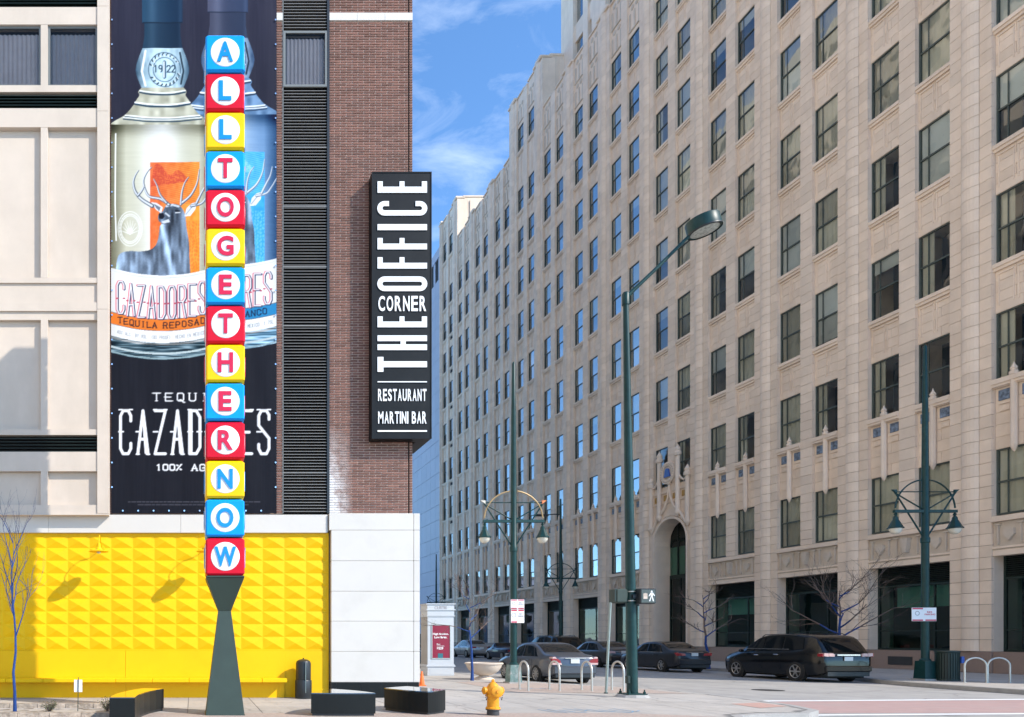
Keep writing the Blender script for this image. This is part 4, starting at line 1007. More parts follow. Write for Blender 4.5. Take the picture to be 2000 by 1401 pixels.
# shop fronts, friezes
def shield(mb, y, z):
    mb.prism([(y - .18, z + .22), (y - .2, z - .02), (y, z - .28), (y + .2, z - .02), (y + .18, z + .22)], XB - .03, XB + .079, 'x')
for k in range(K0, K1 + 1):
    if k == KE: continue
    y0 = YA + k * BAY; y1 = y0 + 2 * W1 + GAPW
    o = box('frieze', 'terracotta_band', tel, XB + .08, XB + 1.28, y0, y1, 5.32, 6.5)
    m_ = MB(); m_.box(XB - .07, XB + .35, y0 - .02, y1 + .02, 6.505, 6.62).box(XB + .0, XB + 1.27, y0, y1, 6.622, 6.74).box(XB + .02, XB + .079, y0, y1, 5.38, 5.46); m_.build('cornice', 'terracotta', o)
    m_ = MB()
    for q in (.62, 3.3): shield(m_, y0 + q, 5.95)
    m_.prism([(y0 + 1.80, 6.34), (y0 + 2.16, 6.34), (y0 + 2.10, 5.95), (y0 + 2.04, 5.66), (y0 + 1.92, 5.66), (y0 + 1.86, 5.95)], XB - .12, XB + .079, 'x')
    for q in (.15, 1.1, 1.45, 2.45, 2.85, 3.7): m_.box(XB + .0, XB + .079, y0 + q, y0 + q + .06, 5.55, 6.35).box(XB - .02, XB + .079, y0 + q - .07, y0 + q + .13, 6.352, 6.42)
    m_.build('relief', 'terracotta_band', o)
    box('lintel', 'terracotta', tel, XB + .05, XB + 1.285, y0, y1, 5.08, 5.315)
    sfr = MB(); xa, xb = XB + .5, XB + .6
    sfr.box(xa, xb, y0, y0 + .09, 1.06, 5.08).box(xa, xb, y1 - .09, y1, 1.06, 5.08).box(xa, xb - .002, y0 + .09, y1 - .09, 1.06, 1.15).box(xa, xb - .002, y0 + .09, y1 - .09, 4.1, 4.2)
    sfr.box(xa + .01, xb - .01, y0 + .09, y1 - .09, 1.95, 2.0).box(xa + .01, xb - .01, y0 + 1.15, y0 + 1.21, 1.15, 1.949).box(xa + .01, xb - .01, y0 + 1.15, y0 + 1.21, 2.001, 4.1)
    sf = sfr.build('shop_window', 'green_dark', tel)
    for (a, b) in ((y0 + .09, y0 + 1.15), (y0 + 1.21, y1 - .09)):
        for (c, d) in ((1.15, 1.95), (2.0, 4.1)): MB().poly([(XB + .55, a, c), (XB + .55, a, d), (XB + .55, b, d), (XB + .55, b, c)]).build('pane', 'shop_glass', sf, fix=False)
    z = 4.22
    sm = MB().prism([(XB + .46, 0), (XB + .46, .012), (XB + .58, .05), (XB + .58, .04)][:], y0 + .09, y1 - .09, 'y')
    sme = sm.mesh('louver_slat', 'green_dark', org=(XB, y0, 0))
    while z < 5.05: inst('louver_slat', sme, sf, (XB, y0, z)); z += .085
    box('louver_back', 'dark_void', sf, XB + .6, XB + .62, y0 + .09, y1 - .09, 4.2, 5.08)
    if k % 2 == 0: box('blind', 'blind_white', sf, XB + .9, XB + .92, y0 + .9, y1 - .6, 3.1, 4.1)
    box('stall_riser', 'granite_pink', tel, XB + .02, XB + 1.28, y0 - .03, y1 + .03, SW + .002, 1.05)
    if k == 0: box('floor_grille', 'iron', tel, XB - .0, XB + .018, y0 + 1.7, y0 + 2.9, .35, .75)
# entrance bay: a deep arch with colonnettes and a round emblem
y0 = YA + KE * BAY; y1 = y0 + 2 * W1 + GAPW
ac, ah, sp = 51.68, 1.72, 8.3
def arch(u, r): return (ac - r * math.cos(math.pi * u), sp + (r * 1.0) * math.sin(math.pi * u) ** .92)
NA = 20; mb = MB(); dz = 11.15
for i in range(NA):
    a, b = arch(i / NA, ah), arch((i + 1) / NA, ah); ta = (y0 + (y1 - y0) * i / NA, dz); tb = (y0 + (y1 - y0) * (i + 1) / NA, dz)
    mb.poly([(XB + .05, *a), (XB + .05, *b), (XB + .05, *tb), (XB + .05, *ta)])
    mb.poly([(XB + .05, *a), (XB + 1.1, *a), (XB + 1.1, *b), (XB + .05, *b)])
for (a, b) in ((y0, ac - ah), (ac + ah, y1)):
    mb.box(XB + .05, XB + 1.3, a, b, SW, sp)
mb.poly([(XB + .05, y0, sp), (XB + .05, ac - ah, sp), (XB + .05, y0, dz)]); mb.poly([(XB + .05, y1, sp), (XB + .05, y1, dz), (XB + .05, ac + ah, sp)])
mb.box(XB + .06, XB + 1.3, y0, y1, dz, 12.4)
en = mb.build('entrance', 'terracotta', tel)
mb = MB()
for rr, xo, th_ in ((ah + .02, -.06, .16), (ah + .24, -.02, .1)):
    for i in range(NA):
        a, b, c, d = arch(i / NA, rr), arch((i + 1) / NA, rr), arch((i + 1) / NA, rr + th_), arch(i / NA, rr + th_)
        mb.prism([a, b, c, d], XB + xo, XB + .049, 'x')
    for sgn in (-1, 1): yy = ac + sgn * (rr + th_ / 2); mb.box(XB + xo, XB + .049, yy - th_ / 2, yy + th_ / 2, 1.06, sp)
mb.build('arch_moulding', 'terracotta', en)
hood = MB(); 
for sgn in (-1, 1): hood.tube([(XB - .05, ac + sgn * 1.95, 9.3), (XB - .06, ac + sgn * 1.25, 10.25), (XB - .06, ac + sgn * .5, 10.9), (XB - .06, ac + sgn * .12, 11.6), (XB - .06, ac, 12.4)], [.11, .1, .09, .08, .07], 6)
hood.lathe([(.0, 12.35), (.16, 12.5), (.06, 12.6), (.14, 12.75), (0, 12.95)], (XB - .06, ac, 0), 8); hood.build('ogee_hood', 'terracotta', en, smooth=True)
for yy, za, zb_ in ((53.7, 9.55, 13.4), (52.75, 10.2, 15.05), (50.75, 10.3, 15.1), (49.75, 9.5, 13.5)):
    MB().lathe([(.0, za - .3), (.1, za - .15), (.2, za), (.2, za + .12), (.15, za + .2), (.15, zb_ - .85), (.23, zb_ - .8), (.25, zb_ - .6), (.17, zb_ - .5), (.2, zb_ - .35), (.08, zb_ - .15), (0, zb_)], (XB - .06, yy, 0), 10).build('colonnette', 'terracotta', en, smooth=True)
mb = MB()
for a, b in ((49.9, 50.6), (50.9, 51.55), (51.85, 52.6), (52.9, 53.55)): mb.box(XB - .02, XB + .058, a, b, 11.95, 12.12).box(XB - .01, XB + .058, a, b, 11.2, 11.3)
mb.build('arcade_rail', 'terracotta', en)
for yy in (50.25, 51.2, 52.2, 53.2): box('gold_square', 'gold_tile', en, XB + .01, XB + .055, yy - .2, yy + .2, 11.4, 11.8)
mb = MB(); R0, R1 = .52, .78
for i in range(28):
    a, b = 2 * math.pi * i / 28, 2 * math.pi * (i + 1) / 28; P = lambda r, t_: (51.8 + r * math.cos(t_), 13.3 + r * math.sin(t_))
    mb.prism([P(R0, a), P(R0, b), P(R1, b), P(R1, a)], XB - .14, XB + .02, 'x')
md = mb.build('medallion', 'terracotta', en)
MB().lathe([(.0, -.06), (.53, -.06), (.53, .02), (0, .02)], (XB - .02, 51.8, 13.3), 20, 'x').build('medallion_disc', 'terracotta_band', md)
MB().prism([(51.8 - .34, 13.02), (51.8 - .26, 13.16), (51.8 - .2, 13.5), (51.8 - .07, 13.62), (51.8 + .07, 13.62), (51.8 + .2, 13.5), (51.8 + .26, 13.16), (51.8 + .34, 13.02)], XB - .17, XB - .082, 'x').build('bell_emblem', 'bell_blue', md)
mb = MB()
for i in range(24):
    t_ = 2 * math.pi * i / 24; mb.lathe([(.0, -.06), (.05, -.03), (.05, 0), (0, 0)], (XB - .141, 51.8 + .65 * math.cos(t_), 13.3 + .65 * math.sin(t_)), 6, 'x')
mb.build('beading', 'terracotta_band', md)
for sgn in (-1, 1):
    MB().tube([(XB - .03, 51.8 + sgn * 1.0, 13.4), (XB - .03, 51.8 + sgn * 1.2, 12.8), (XB - .03, 51.8 + sgn * 1.6, 12.5), (XB - .03, 51.8 + sgn * 1.95, 12.6)], .08, 6).build('scroll', 'terracotta', en, smooth=True)
dr = MB(); X1 = XB + 1.1
dr.box(X1, X1 + .1, ac - ah, ac + ah, 5.9, 6.15)
for q in (-ah + .05, -.6, .6, ah - .05): dr.box(X1, X1 + .1, ac + q - .05, ac + q + .05, SW, 5.9)
for q in (-.85, 0, .85): dr.box(X1, X1 + .1, ac + q - .045, ac + q + .045, 6.15, sp + math.sqrt(max(0, ah * ah - q * q)) - .02)
dr.box(X1 + .01, X1 + .09, ac - ah, ac + ah, 3.0, 3.15)
for q in (-1.27, -.42, .42, 1.27):
    for i in range(6):
        a, b = math.pi * i / 6, math.pi * (i + 1) / 6; dr.box(X1 + .01, X1 + .09, ac + q + .36 * math.cos(a) - .03, ac + q + .36 * math.cos(a) + .03, 8.2 + .36 * math.sin(a), 8.2 + .36 * math.sin(a) + .2)
d_o = dr.build('entrance_door', 'green_dark', en)
MB().poly([(X1 + .05, ac - ah, SW), (X1 + .05, ac - ah, 5.9), (X1 + .05, ac + ah, 5.9), (X1 + .05, ac + ah, SW)]).build('pane', 'shop_glass', d_o, fix=False)
MB().poly([(X1 + .05, ac + ah, 6.15)] + [(X1 + .05, ac - ah, 6.15)] + [(X1 + .05, *arch(i / 12, ah)) for i in range(13)]).build('pane', 'shop_glass', d_o, fix=False)
box('door_back', 'dark_void', d_o, XB + 1.31, XB + 1.34, y0, y1, SW, 11)
box('blind', 'blind_cream', d_o, X1 + .2, X1 + .22, ac - ah, ac + ah, 6.2, 8.2)
# small vents by the windows of the far end bay
vm = MB().box(XB + .1, XB + .16, 0, .7, 0, .35).mesh('wall_vent', 'dark_void', org=(XB, 0, 0))
for fi in range(2, 8): inst('wall_vent', vm, tel, (XB, YA + 11 * BAY + .4, HEAD[fi] - HGT[fi] - .75))
# roof blocks: pavilions and the set-back tower
for k in (0, 7, 11):
    y0 = YA + k * BAY - PIER; y1 = YA + (k + 1) * BAY if k < 11 else Y_END
    pv = box('pavilion', 'terracotta', tel, XB + .92, XB + 6.5, y0 + .02, y1 - .02, 49.61, PAV + .1)
    box('pavilion_coping', 'terracotta', tel, XB + .7, XB + 6.6, y0 - .06, y1 + .06, PAV + .105, PAV + .35, bev=.05)
    for q in range(3): box('pilaster', 'terracotta', tel, XB + 1.6 + q * 1.7, XB + 2.1 + q * 1.7, y0 - .1, y0 + .018, 49.62, PAV - .3)
XT = 35.75; TY0, TY1 = 38.0, 71.0
tw_ = box('tower', 'terracotta', tel, XT + .45, XT + 26, TY0, TY1, 49.61, 78)
for i in range(6):
    yy = TY1 - 1.0 - i * 5.4
    for q in ((yy - 1.2, yy + 1.0),): box('tower_pier', 'terracotta', tel, XT, XT + .44, max(q[0], TY0), min(q[1], TY1), 49.62, 78)
    ym = yy - 3.25; box('tower_pier', 'terracotta', tel, XT + .05, XT + .44, ym - .4, ym + .4, 49.62, 78)
    for j in range(6):
        z0 = 50.6 + j * 4.3
        for (a, b) in ((ym + .4, yy - 1.2), (yy - 5.4 + 1.0, ym - .4)):
            if b > a and a > TY0:
                w_o = box('tower_window', 'sash', tel, XT + .36, XT + .44, a + .12, b - .12, z0, z0 + 2.5)
                MB().poly([(XT + .355, a + .18, z0 + .06), (XT + .355, a + .18, z0 + 2.44), (XT + .355, b - .18, z0 + 2.44), (XT + .355, b - .18, z0 + .06)]).build('pane', 'pane_glass', w_o, fix=False)
                box('spandrel', 'terracotta', tel, XT + .2, XT + .44, a, b, z0 + 2.6, z0 + 4.2)
# ================================================================== far panelled building
fb = thing('panelled_building', 'pale lavender grey panelled building beyond the terracotta tower', 'building', (34, 115, SW))
box('body', 'joint', fb, 34.06, 60, 100.4, 150, SW, 54)
me = {}
z = 2.2; r = 0
while z < 50.5:
    h = 2.05 if r % 2 else 2.4
    for c in range(12):
        kk = h
        if kk not in me: me[kk] = MB().box(33.98, 34.05, .02, 2.0, .02, h - .02).mesh('wall_panel', 'panel_lavender', org=(33.98, 0, 0))
        inst('wall_panel', me[kk], fb, (33.98, 100.45 + c * 2.02, z))
    z += h; r += 1
for i in range(11): box('rear_cladding', 'panel_lavender', fb, 33.98, 34.05, 124.71, 149.5, 2.22 + i * 4.45, 6.63 + i * 4.45)
box('plinth', 'granite_dark', fb, 33.95, 34.05, 100.4, 149, SW, 2.18)
box('louvre_band', 'dark_void', fb, 34.02, 34.055, 100.5, 149, z, z + 2.9)
for c in range(25): box('louvre_post', 'panel_lavender', fb, 33.97, 34.018, 100.45 + c * 2.02, 100.45 + c * 2.02 + .7, z, z + 2.9)
box('coping', 'panel_lavender', fb, 33.9, 60, 100.4, 150, z + 2.91, z + 4.2)
# low pale blocks closing the street far away
for i, (xa, xb, ya, h, lab, rows_, m_) in enumerate(((-30, 20, 190, 17, 'distant pale office block closing the street behind the kiosk', 4, 'panel_lavender'), (26, 70, 215, 30, 'distant beige tower behind the panelled building', 7, 'precast'))):
    d = thing('distant_building', lab, 'building', ((xa + xb) / 2, ya, 0)); box('wall', m_, d, xa, xb, ya, ya + 25, 0, h)
    wme = MB().box(0, 2.2, -.04, -.002, 0, 1.7).mesh('window', 'dark_void')
    for r in range(rows_):
        for c in range(int((xb - xa) / 4.5)): inst('window', wme, d, (xa + 1.2 + c * 4.5, ya, 2.0 + r * 3.8))
    box('roof', 'kerb', d, xa - .3, xb + .3, ya - .3, ya + 25.3, h + .01, h + .6)

# unseen block added beside the viewpoint to bounce sunlight onto the shaded facade
for (xa, xb, ya, yb, h, lab) in ((-75, -24, -70, 6, 46, 'unseen pale block added left of the viewpoint to bounce light'),):
    d = thing('bounce_building', lab, 'building', ((xa + xb) / 2, (ya + yb) / 2, 0)); box('wall', 'hotel_side', d, xa, xb, ya, yb, 0, h)
    wme = MB().box(.002, .05, 0, 2.0, 0, 2.0).mesh('window', 'frame_grey')
    for r in range(11):
        for c in range(16): inst('window', wme, d, (xb, ya + 1.6 + c * 4.6, 3.2 + r * 3.8))
    box('roof', 'kerb', d, xa - .3, xb + .4, ya - .3, yb + .3, h + .01, h + .7)
# ================================================================== cube tower sign
tow = thing('cube_tower', 'tall stack of coloured letter cubes spelling ALL TOGETHER NOW on a green pedestal', 'sign', (PX(440, 14.475), 14.475, SW))
cs = .75; yc = 14.475; xc = PX(440, 14.1); ztop = PZ(66.5, 14.1); per = 75.75 / F_PX * 14.1
CUBES = [('A', 'blue', 'b'), ('L', 'red', 'b'), ('L', 'yellow', 'b'), ('T', 'blue', 'r'), ('O', 'red', 'r'), ('G', 'yellow', 'r'), ('E', 'blue', 'r'), ('T', 'red', 'r'), ('H', 'yellow', 'r'), ('E', 'blue', 'r'), ('R', 'red', 'r'), ('N', 'yellow', 'b'), ('O', 'blue', 'b'), ('W', 'red', 'b')]
disc = MB().lathe([(.0, -.008), (.268, -.008), (.278, .0), (.278, .012), (0, .012)], (0, 0, 0), 40, 'y').mesh('disc', 'cube_white')
lw = {'A': .80, 'L': .64, 'T': .74, 'O': .86, 'G': .84, 'E': .66, 'H': .78, 'R': .76, 'N': .78, 'W': 1.1}
lme = {}
for i, (ch, c, lc) in enumerate(CUBES):
    z1 = ztop - i * per; z0 = z1 - cs + .035; jx = random.uniform(-.006, .006)
    cb = MB().bevbox(xc - cs / 2 + jx, xc + cs / 2 + jx, yc - cs / 2, yc + cs / 2, z0, z1, .038).build('cube', 'cube_' + c, tow)
    cb['label'] = '%s cube with the letter %s in a white disc' % (c, ch)
    zc = (z0 + z1) / 2 + .004; hh = .19
    key = ch + lc
    if key not in lme:
        v, f = text_geo(ch, .03); mb = MB(); ww = hh * lw[ch]
        mb.v = [((a - .5) * 2 * ww, -.016 - .012 * c_, (b_ - .5) * 2 * hh) for a, b_, c_ in v]; mb.f = list(f); lme[key] = mb.mesh('letter', 'letter_blue' if lc == 'b' else 'letter_red')
    for a in (0, 90, 180, 270):
        ra = math.radians(a); p_ = Vector((xc + jx, yc, zc)) + Vector((math.sin(ra), -math.cos(ra), 0)) * (cs / 2 + .001)
        d_ = inst('disc', disc, cb, p_, (0, 0, ra)); inst('letter', lme[key], cb, p_ + Vector((math.sin(ra), -math.cos(ra), 0)) * -.002, (0, 0, ra))
def frustum(z0, w0, z1, w1):
    m_ = MB(); a, b = w0 / 2, w1 / 2
    m_.v = [(xc - a, yc - a, z0), (xc + a, yc - a, z0), (xc + a, yc + a, z0), (xc - a, yc + a, z0), (xc - b, yc - b, z1), (xc + b, yc - b, z1), (xc + b, yc + b, z1), (xc - b, yc + b, z1)]
    m_.f = [(3, 2, 1, 0), (4, 5, 6, 7), (0, 1, 5, 4), (1, 2, 6, 5), (2, 3, 7, 6), (3, 0, 4, 7)]; return m_
zn = PZ(1193, 14.25); zp = ztop - 14 * per + .03
frustum(SW + .012, .745, zn - .004, .25).build('shaft', 'pedestal_green', tow); frustum(zn, .25, zp - .05, .73).build('capital', 'pedestal_green', tow)
box('cap_plate', 'pedestal_green', tow, xc - .37, xc + .37, yc - .37, yc + .37, zp - .047, zp - .005, bev=.012)
box('base_plate', 'pedestal_green', tow, xc - .385, xc + .385, yc - .385, yc + .385, SW + .007, SW + .011)

# ================================================================== gooseneck lamps on the yellow wall
for i, (px, lab) in enumerate(((193, 'yellow gooseneck wall lamp nearer the left end of the yellow wall'), (403, 'yellow gooseneck wall lamp partly hidden behind the cube tower'))):
    yl = 17.72; x_ = PX(px, yl); z_ = PZ(1077, yl)
    g = thing('wall_lamp', lab, 'lamp', (x_, yl, z_), 'gooseneck lamps on the yellow wall')
    MB().lathe([(.24, -.012), (.24, -.004), (.10, .03), (.075, .05), (.07, .08), (.05, .10), (.045, .19), (.02, .21), (.0, .21)], (x_, yl, z_), 24).build('shade', 'yellow_paint', g, smooth=True)
    MB().lathe([(.0, -.05), (.04, -.04), (.055, -.01), (.05, .0), (0, .0)], (x_, yl, z_ - .012), 12).build('bulb', 'globe', g, smooth=True)
    MB().tube([(x_, yl, z_ + .2), (x_, yl + .02, z_ + .32), (x_, yl + .12, z_ + .40), (x_, yl + .3, z_ + .36), (x_, yl + .45, z_ + .22), (x_, 18.32, z_ + .17), (x_, 18.43, z_ + .17)], .011, 8).build('arm', 'yellow_paint', g, smooth=True)
    MB().lathe([(.06, 18.40), (.06, 18.432), (0, 18.432)], (x_, 0, z_ + .17), 16, 'y').build('wall_plate', 'yellow_paint', g)
# ================================================================== black domed bin beside the wall
x_ = PX(592.5, 18.1); y_ = 18.1
b = thing('litter_bollard', 'black domed ash bin standing before the yellow wall', 'bin', (x_, y_, SW))
MB().lathe([(.185, SW + .001), (.2, SW + .02), (.2, SW + .06), (.205, SW + .07), (.205, PZ(1330, 18.1)), (.195, PZ(1328, 18.1)), (0, PZ(1328, 18.1))], (x_, y_, 0), 28).build('base_sleeve', 'black_plastic', b, smooth=True)
zt_ = PZ(1287.5, 18.1)
MB().lathe([(.18, PZ(1328, 18.1) + .001), (.185, PZ(1326, 18.1)), (.185, zt_ - .11), (.165, zt_ - .05), (.10, zt_ - .012), (.03, zt_), (0, zt_)], (x_, y_, 0), 28).build('body', 'black_plastic', b, smooth=True)
box('lock_strip', 'galv', b, x_ + .02, x_ + .032, y_ - .215, y_ - .18, SW + .15, zt_ - .08)
MB().lathe([(.0, 0), (.012, .0), (.02, .02), (0, .035)], (x_, y_, zt_), 10).build('knob', 'black_plastic', b)

# ================================================================== granite benches
def granite(name_label, top, h0, bevel=.012):
    cx_, cy_ = sum(p[0] for p in top) / len(top), sum(p[1] for p in top) / len(top)
    g = thing('granite_bench', name_label, 'bench', (cx_, cy_, SW), 'dark granite benches')
    sh = [(cx_ + (p[0] - cx_) * .96, cy_ + (p[1] - cy_) * .96) for p in top]
    MB().prism(sh, SW + .004, SW + .05).build('plinth', 'black_plastic', g)
    MB().prism(top, SW + .051, h0 - .02).build('body', 'granite_dark', g)
    ins_ = [(cx_ + (p[0] - cx_) * .992, cy_ + (p[1] - cy_) * .992) for p in top]
    m_ = MB(); n = len(top); m_.v = [(*p, h0 - .0195) for p in top] + [(*p, h0) for p in ins_]; m_.f = [tuple(n + i for i in range(n))] + [(i, (i + 1) % n, n + (i + 1) % n, n + i) for i in range(n)]
    m_.build('polished_top', 'granite_polished', g)
def curve(a, b, bow, n=8):
    a, b = Vector(a), Vector(b); d = b - a; nn_ = Vector((d.y, -d.x)).normalized()
    return [tuple(a + d * (i / n) + nn_ * bow * math.sin(math.pi * i / n)) for i in range(n)]
A, B, C_ = (2.27, 14.02), (3.50, 14.0), (2.90, 15.15)
granite('wedge shaped dark granite bench nearer the yellow wall, left of the pair', curve(A, B, .04) + curve(B, C_, .10) + curve(C_, A, .10), .585)
A, B, C_, D_ = (3.98, 15.2), (4.56, 14.18), (5.06, 14.65), (4.62, 15.75)
granite('dark granite bench with a pale side face, nearest the hydrant', curve(A, B, .07) + curve(B, C_, .03) + curve(C_, D_, .05) + curve(D_, A, .02), .60)
ctr = [(-1.24, 12.9), (-1.235, 13.3), (-1.21, 13.7), (-1.15, 14.1), (-1.06, 14.5), (-.95, 14.85), (-.80, 15.2)]
L_, R_ = [], []
for i, p_ in enumerate(ctr):
    a = Vector(ctr[max(i - 1, 0)]); b_ = Vector(ctr[min(i + 1, len(ctr) - 1)]); t_ = (b_ - a).normalized(); nn_ = Vector((-t_.y, t_.x)) * .225
    L_.append(tuple(Vector(p_) + nn_)); R_.append(tuple(Vector(p_) - nn_))
granite('curved dark granite bench beside the stone planter at the left', R_ + L_[::-1], .59)

# ================================================================== stone planter, shrubs, stake sign
pl = thing('stone_planter', 'low rough stone planting bed with split faced blocks at the left', 'planter', (-3.4, 14.7, SW))
bme = []
for i in range(3):
    random.seed(20 + i); m_ = MB().grid(lambda u, v: (u * .59, -.012 * random.random() - .01 * math.sin(u * 9 + i), v * .2), 8, 4)
    k = len(m_.v); m_.v += [(0, .16, 0), (.59, .16, 0), (.59, .16, .2), (0, .16, .2)]
    m_.f += [(k, k + 1, k + 2, k + 3), (0, 4, k + 3, k), (40, k + 1, k + 2, 44), (4, 44, k + 2, k + 3)]
    bme.append(m_.mesh('wall_block', 'rough_stone'))
for i in range(10):
    inst('wall_block', bme[i % 3], pl, (-6.95 + i * .6 - .55, 13.85, SW - .115), scale=(1, 1, 1)); inst('wall_block', bme[(i + 1) % 3], pl, (-6.95 + i * .6 - .55, 15.62, SW - .10))
MB().grid(lambda u, v: (-7.4 + u * 5.9, 14.01 + v * 1.6, SW - .02 + .03 * random.random()), 40, 12).build('soil', 'soil', pl, fix=False)
def shrub(lab, x, y, r, h, m_, seed, nl=420):
    random.seed(seed); s_ = thing('shrub', lab, 'shrub', (x, y, SW), 'shrubs in the stone planter')
    st = MB(); lf = MB()
    for i in range(26):
        a = random.uniform(0, 2 * math.pi); e = random.uniform(.1, 1) ** .5 * r; zz = SW + h * random.uniform(.5, 1) * (1 - .35 * (e / r) ** 2)
        tip = Vector((x + e * math.cos(a), y + e * math.sin(a), zz)); b0 = Vector((x + .1 * e * math.cos(a), y + .1 * e * math.sin(a), SW)); md_ = (b0 + tip) / 2 + Vector((0, 0, .03))
        st.tube([b0, md_, tip], [.006, .004, .002], 3)
        for j in range(nl // 26):
            u = random.uniform(.25, 1); c = b0.lerp(tip, u) + Vector((random.gauss(0, .02), random.gauss(0, .02), random.gauss(0, .02)))
            d = Vector((random.gauss(0, 1), random.gauss(0, 1), random.gauss(.4, 1))).normalized() * random.uniform(.02, .035); q = d.cross(Vector((random.random(), random.random(), random.random()))).normalized() * .009
            lf.poly([c - d * .5, c + q, c + d * .5, c - q])
    st.build('stems', 'twig', s_, fix=False); lf.build('foliage', m_, s_, fix=False)
shrub('small grey green shrub in the planter beside the stake sign', PX(97, 14.9), 14.9, .20, .26, 'shrub_green', 31)
shrub('dark green shrub against the curved granite bench', PX(210, 15.0), 15.0, .24, .33, 'shrub_dark', 32)
sx_ = PX(152, 14.95)
s_ = thing('stake_sign', 'small blank white placard on a thin stake in the planter', 'sign', (sx_, 14.95, SW))
MB().tube([(sx_, 14.95, SW - .02), (sx_ + .012, 14.95, PZ(1323, 14.95))], .008, 8).build('stake', 'green_pole', s_)
box('placard', 'white_sign', s_, sx_ - .078, sx_ + .088, 14.965, 14.972, PZ(1352, 14.95), PZ(1328, 14.95))

# ================================================================== bare trees with blue painted trunks
def tree(lab, base, h, seed, trunk_r, lean, first, nmain, spread, depth=3, blue_len=.55, up=.8, bud=False, thin='twig', start=.3, tw=1.0):
    rnd = random.Random(seed); root = thing('painted_tree', lab, 'tree', base, 'trees with blue painted trunks')
    tr, tb, bd = MB(), MB(), MB()
    def seg_path(p, d, L, n, wob, upf):
        pts = [p.copy()]
        for i in range(n):
            d = (d + Vector((rnd.gauss(0, wob), rnd.gauss(0, wob), rnd.gauss(0, wob) + upf))).normalized(); p = p + d * (L / n); pts.append(p.copy())
        return pts, d
    def grow(p, d, L, r, lv):
        pts, dd = seg_path(p, d, L, 5, .13, .06 * up)
        blue = lv == 1 and True
        if blue:
            cut = max(2, int(len(pts) * blue_len)); rr = [r * (1 - .6 * i / 5) for i in range(len(pts))]
            tr.tube(pts[:cut + 1], rr[:cut + 1], 6); tb.tube(pts[cut:], rr[cut:], 5)
        else: tb.tube(pts, [max(r * (1 - .65 * i / 5), .0022 * tw) for i in range(len(pts))], 4 if lv < 3 else 3, False)
        if bud and lv >= 2: bd.lathe([(0, -.012), (.008, 0), (0, .014)], tuple(pts[-1]), 5)
        if lv < depth + 1:
            for i in range(rnd.choice((3, 4, 5))):
                q = pts[rnd.randint(1, 5)]; a = rnd.uniform(.45, .95) * rnd.choice((-1, 1)); ax = Vector((rnd.gauss(0, 1), rnd.gauss(0, 1), rnd.gauss(0, 1))).normalized()
                nd = (Matrix.Rotation(a, 3, ax) @ dd + Vector((0, 0, .15 * up))).normalized(); grow(q, nd, L * rnd.uniform(.38, .68), max(r * .45, .0028 * tw), lv + 1)
    b0 = Vector(base); tip = b0 + Vector((lean[0], lean[1], h)); n = 9
    tp = [b0.lerp(tip, i / n) + Vector((rnd.gauss(0, .008 * h), rnd.gauss(0, .008 * h), 0)) * (i > 0) for i in range(n + 1)]
    rr = [trunk_r * (1.25 if i == 0 else 1 - .85 * i / n) for i in range(n + 1)]
    bc = int(n * (.35 + blue_len)); bc = min(bc, n)
    tr.tube(tp[:bc + 1], rr[:bc + 1], 9)
    if bc < n: tb.tube(tp[bc:], rr[bc:], 5)
    for i in range(nmain):
        u = start + (1 - start) * (i + .4 * rnd.random()) / nmain; k = min(int(u * n), n - 1); q = tp[k].lerp(tp[k + 1], u * n - k)
        a = i * 2.4 + rnd.uniform(-.4, .4); d = Vector((math.cos(a) * spread, math.sin(a) * spread, up)).normalized()
        grow(q, d, first * (1.05 - .6 * (u - start)), trunk_r * (.55 - .25 * u), 1)
    tr.build('trunk', 'blue_paint', root, smooth=True, fix=False); tb.build('crown', thin, root, fix=False)
    if bud: bd.build('buds', 'bud', root, fix=False)
    return root
tree('slim blue trunked tree rising from the stone planter before the yellow wall', (PX(29, 14.9), 14.9, SW), 3.6, 5, .034, (-.05, 0.0), 1.2, 10, .36, 2, .55, 1.0, thin='twig_blue', start=.4, tw=.7)
tree('small blue trunked budding tree behind the bowl planter', (PX(922, 25.6), 25.6, SW), 3.2, 8, .05, (-.1, 0), 1.15, 8, .9, 2, .25, .5, bud=True, start=.45, tw=1.1)
tree('slender blue trunked tree before the shop windows right of the entrance arch', (PX(1384, 35.6), 35.6, SW), 3.6, 12, .075, (-.25, .1), 1.35, 9, .9, 2, .2, .45, start=.42, tw=1.1)
tree('broad blue limbed tree standing behind the black parked SUV', (PX(1640, 30.9), 30.9, SW), 3.5, 23, .085, (.1, .1), 2.2, 9, .95, 3, .35, .42, start=.40, tw=1.0)

# ================================================================== fire hydrant, cone, bowl planter
hx_, hy_ = PX(965, 14.1), 14.15
hd_ = thing('fire_hydrant', 'orange yellow fire hydrant with hose caps and chains on the pavement', 'hydrant', (hx_, hy_, SW))
H0 = SW
MB().lathe([(.11, H0), (.115, H0 + .02), (.11, H0 + .10), (.135, H0 + .105), (.135, H0 + .125), (0, H0 + .125)], (hx_, hy_, 0), 20).build('foot', 'hydrant_dark', hd_, smooth=True)
MB().lathe([(.135, H0 + .126), (.135, H0 + .15), (.112, H0 + .165), (.108, H0 + .34), (.118, H0 + .36), (.14, H0 + .365), (.14, H0 + .40), (.125, H0 + .41), (.125, H0 + .43), (0, H0 + .43)], (hx_, hy_, 0), 24).build('barrel', 'hydrant', hd_, smooth=True)
MB().lathe([(.128, H0 + .431), (.132, H0 + .47), (.122, H0 + .54), (.10, H0 + .575), (.085, H0 + .60), (.05, H0 + .635), (.036, H0 + .645), (0, H0 + .645)], (hx_, hy_, 0), 24).build('bonnet', 'hydrant', hd_, smooth=True)
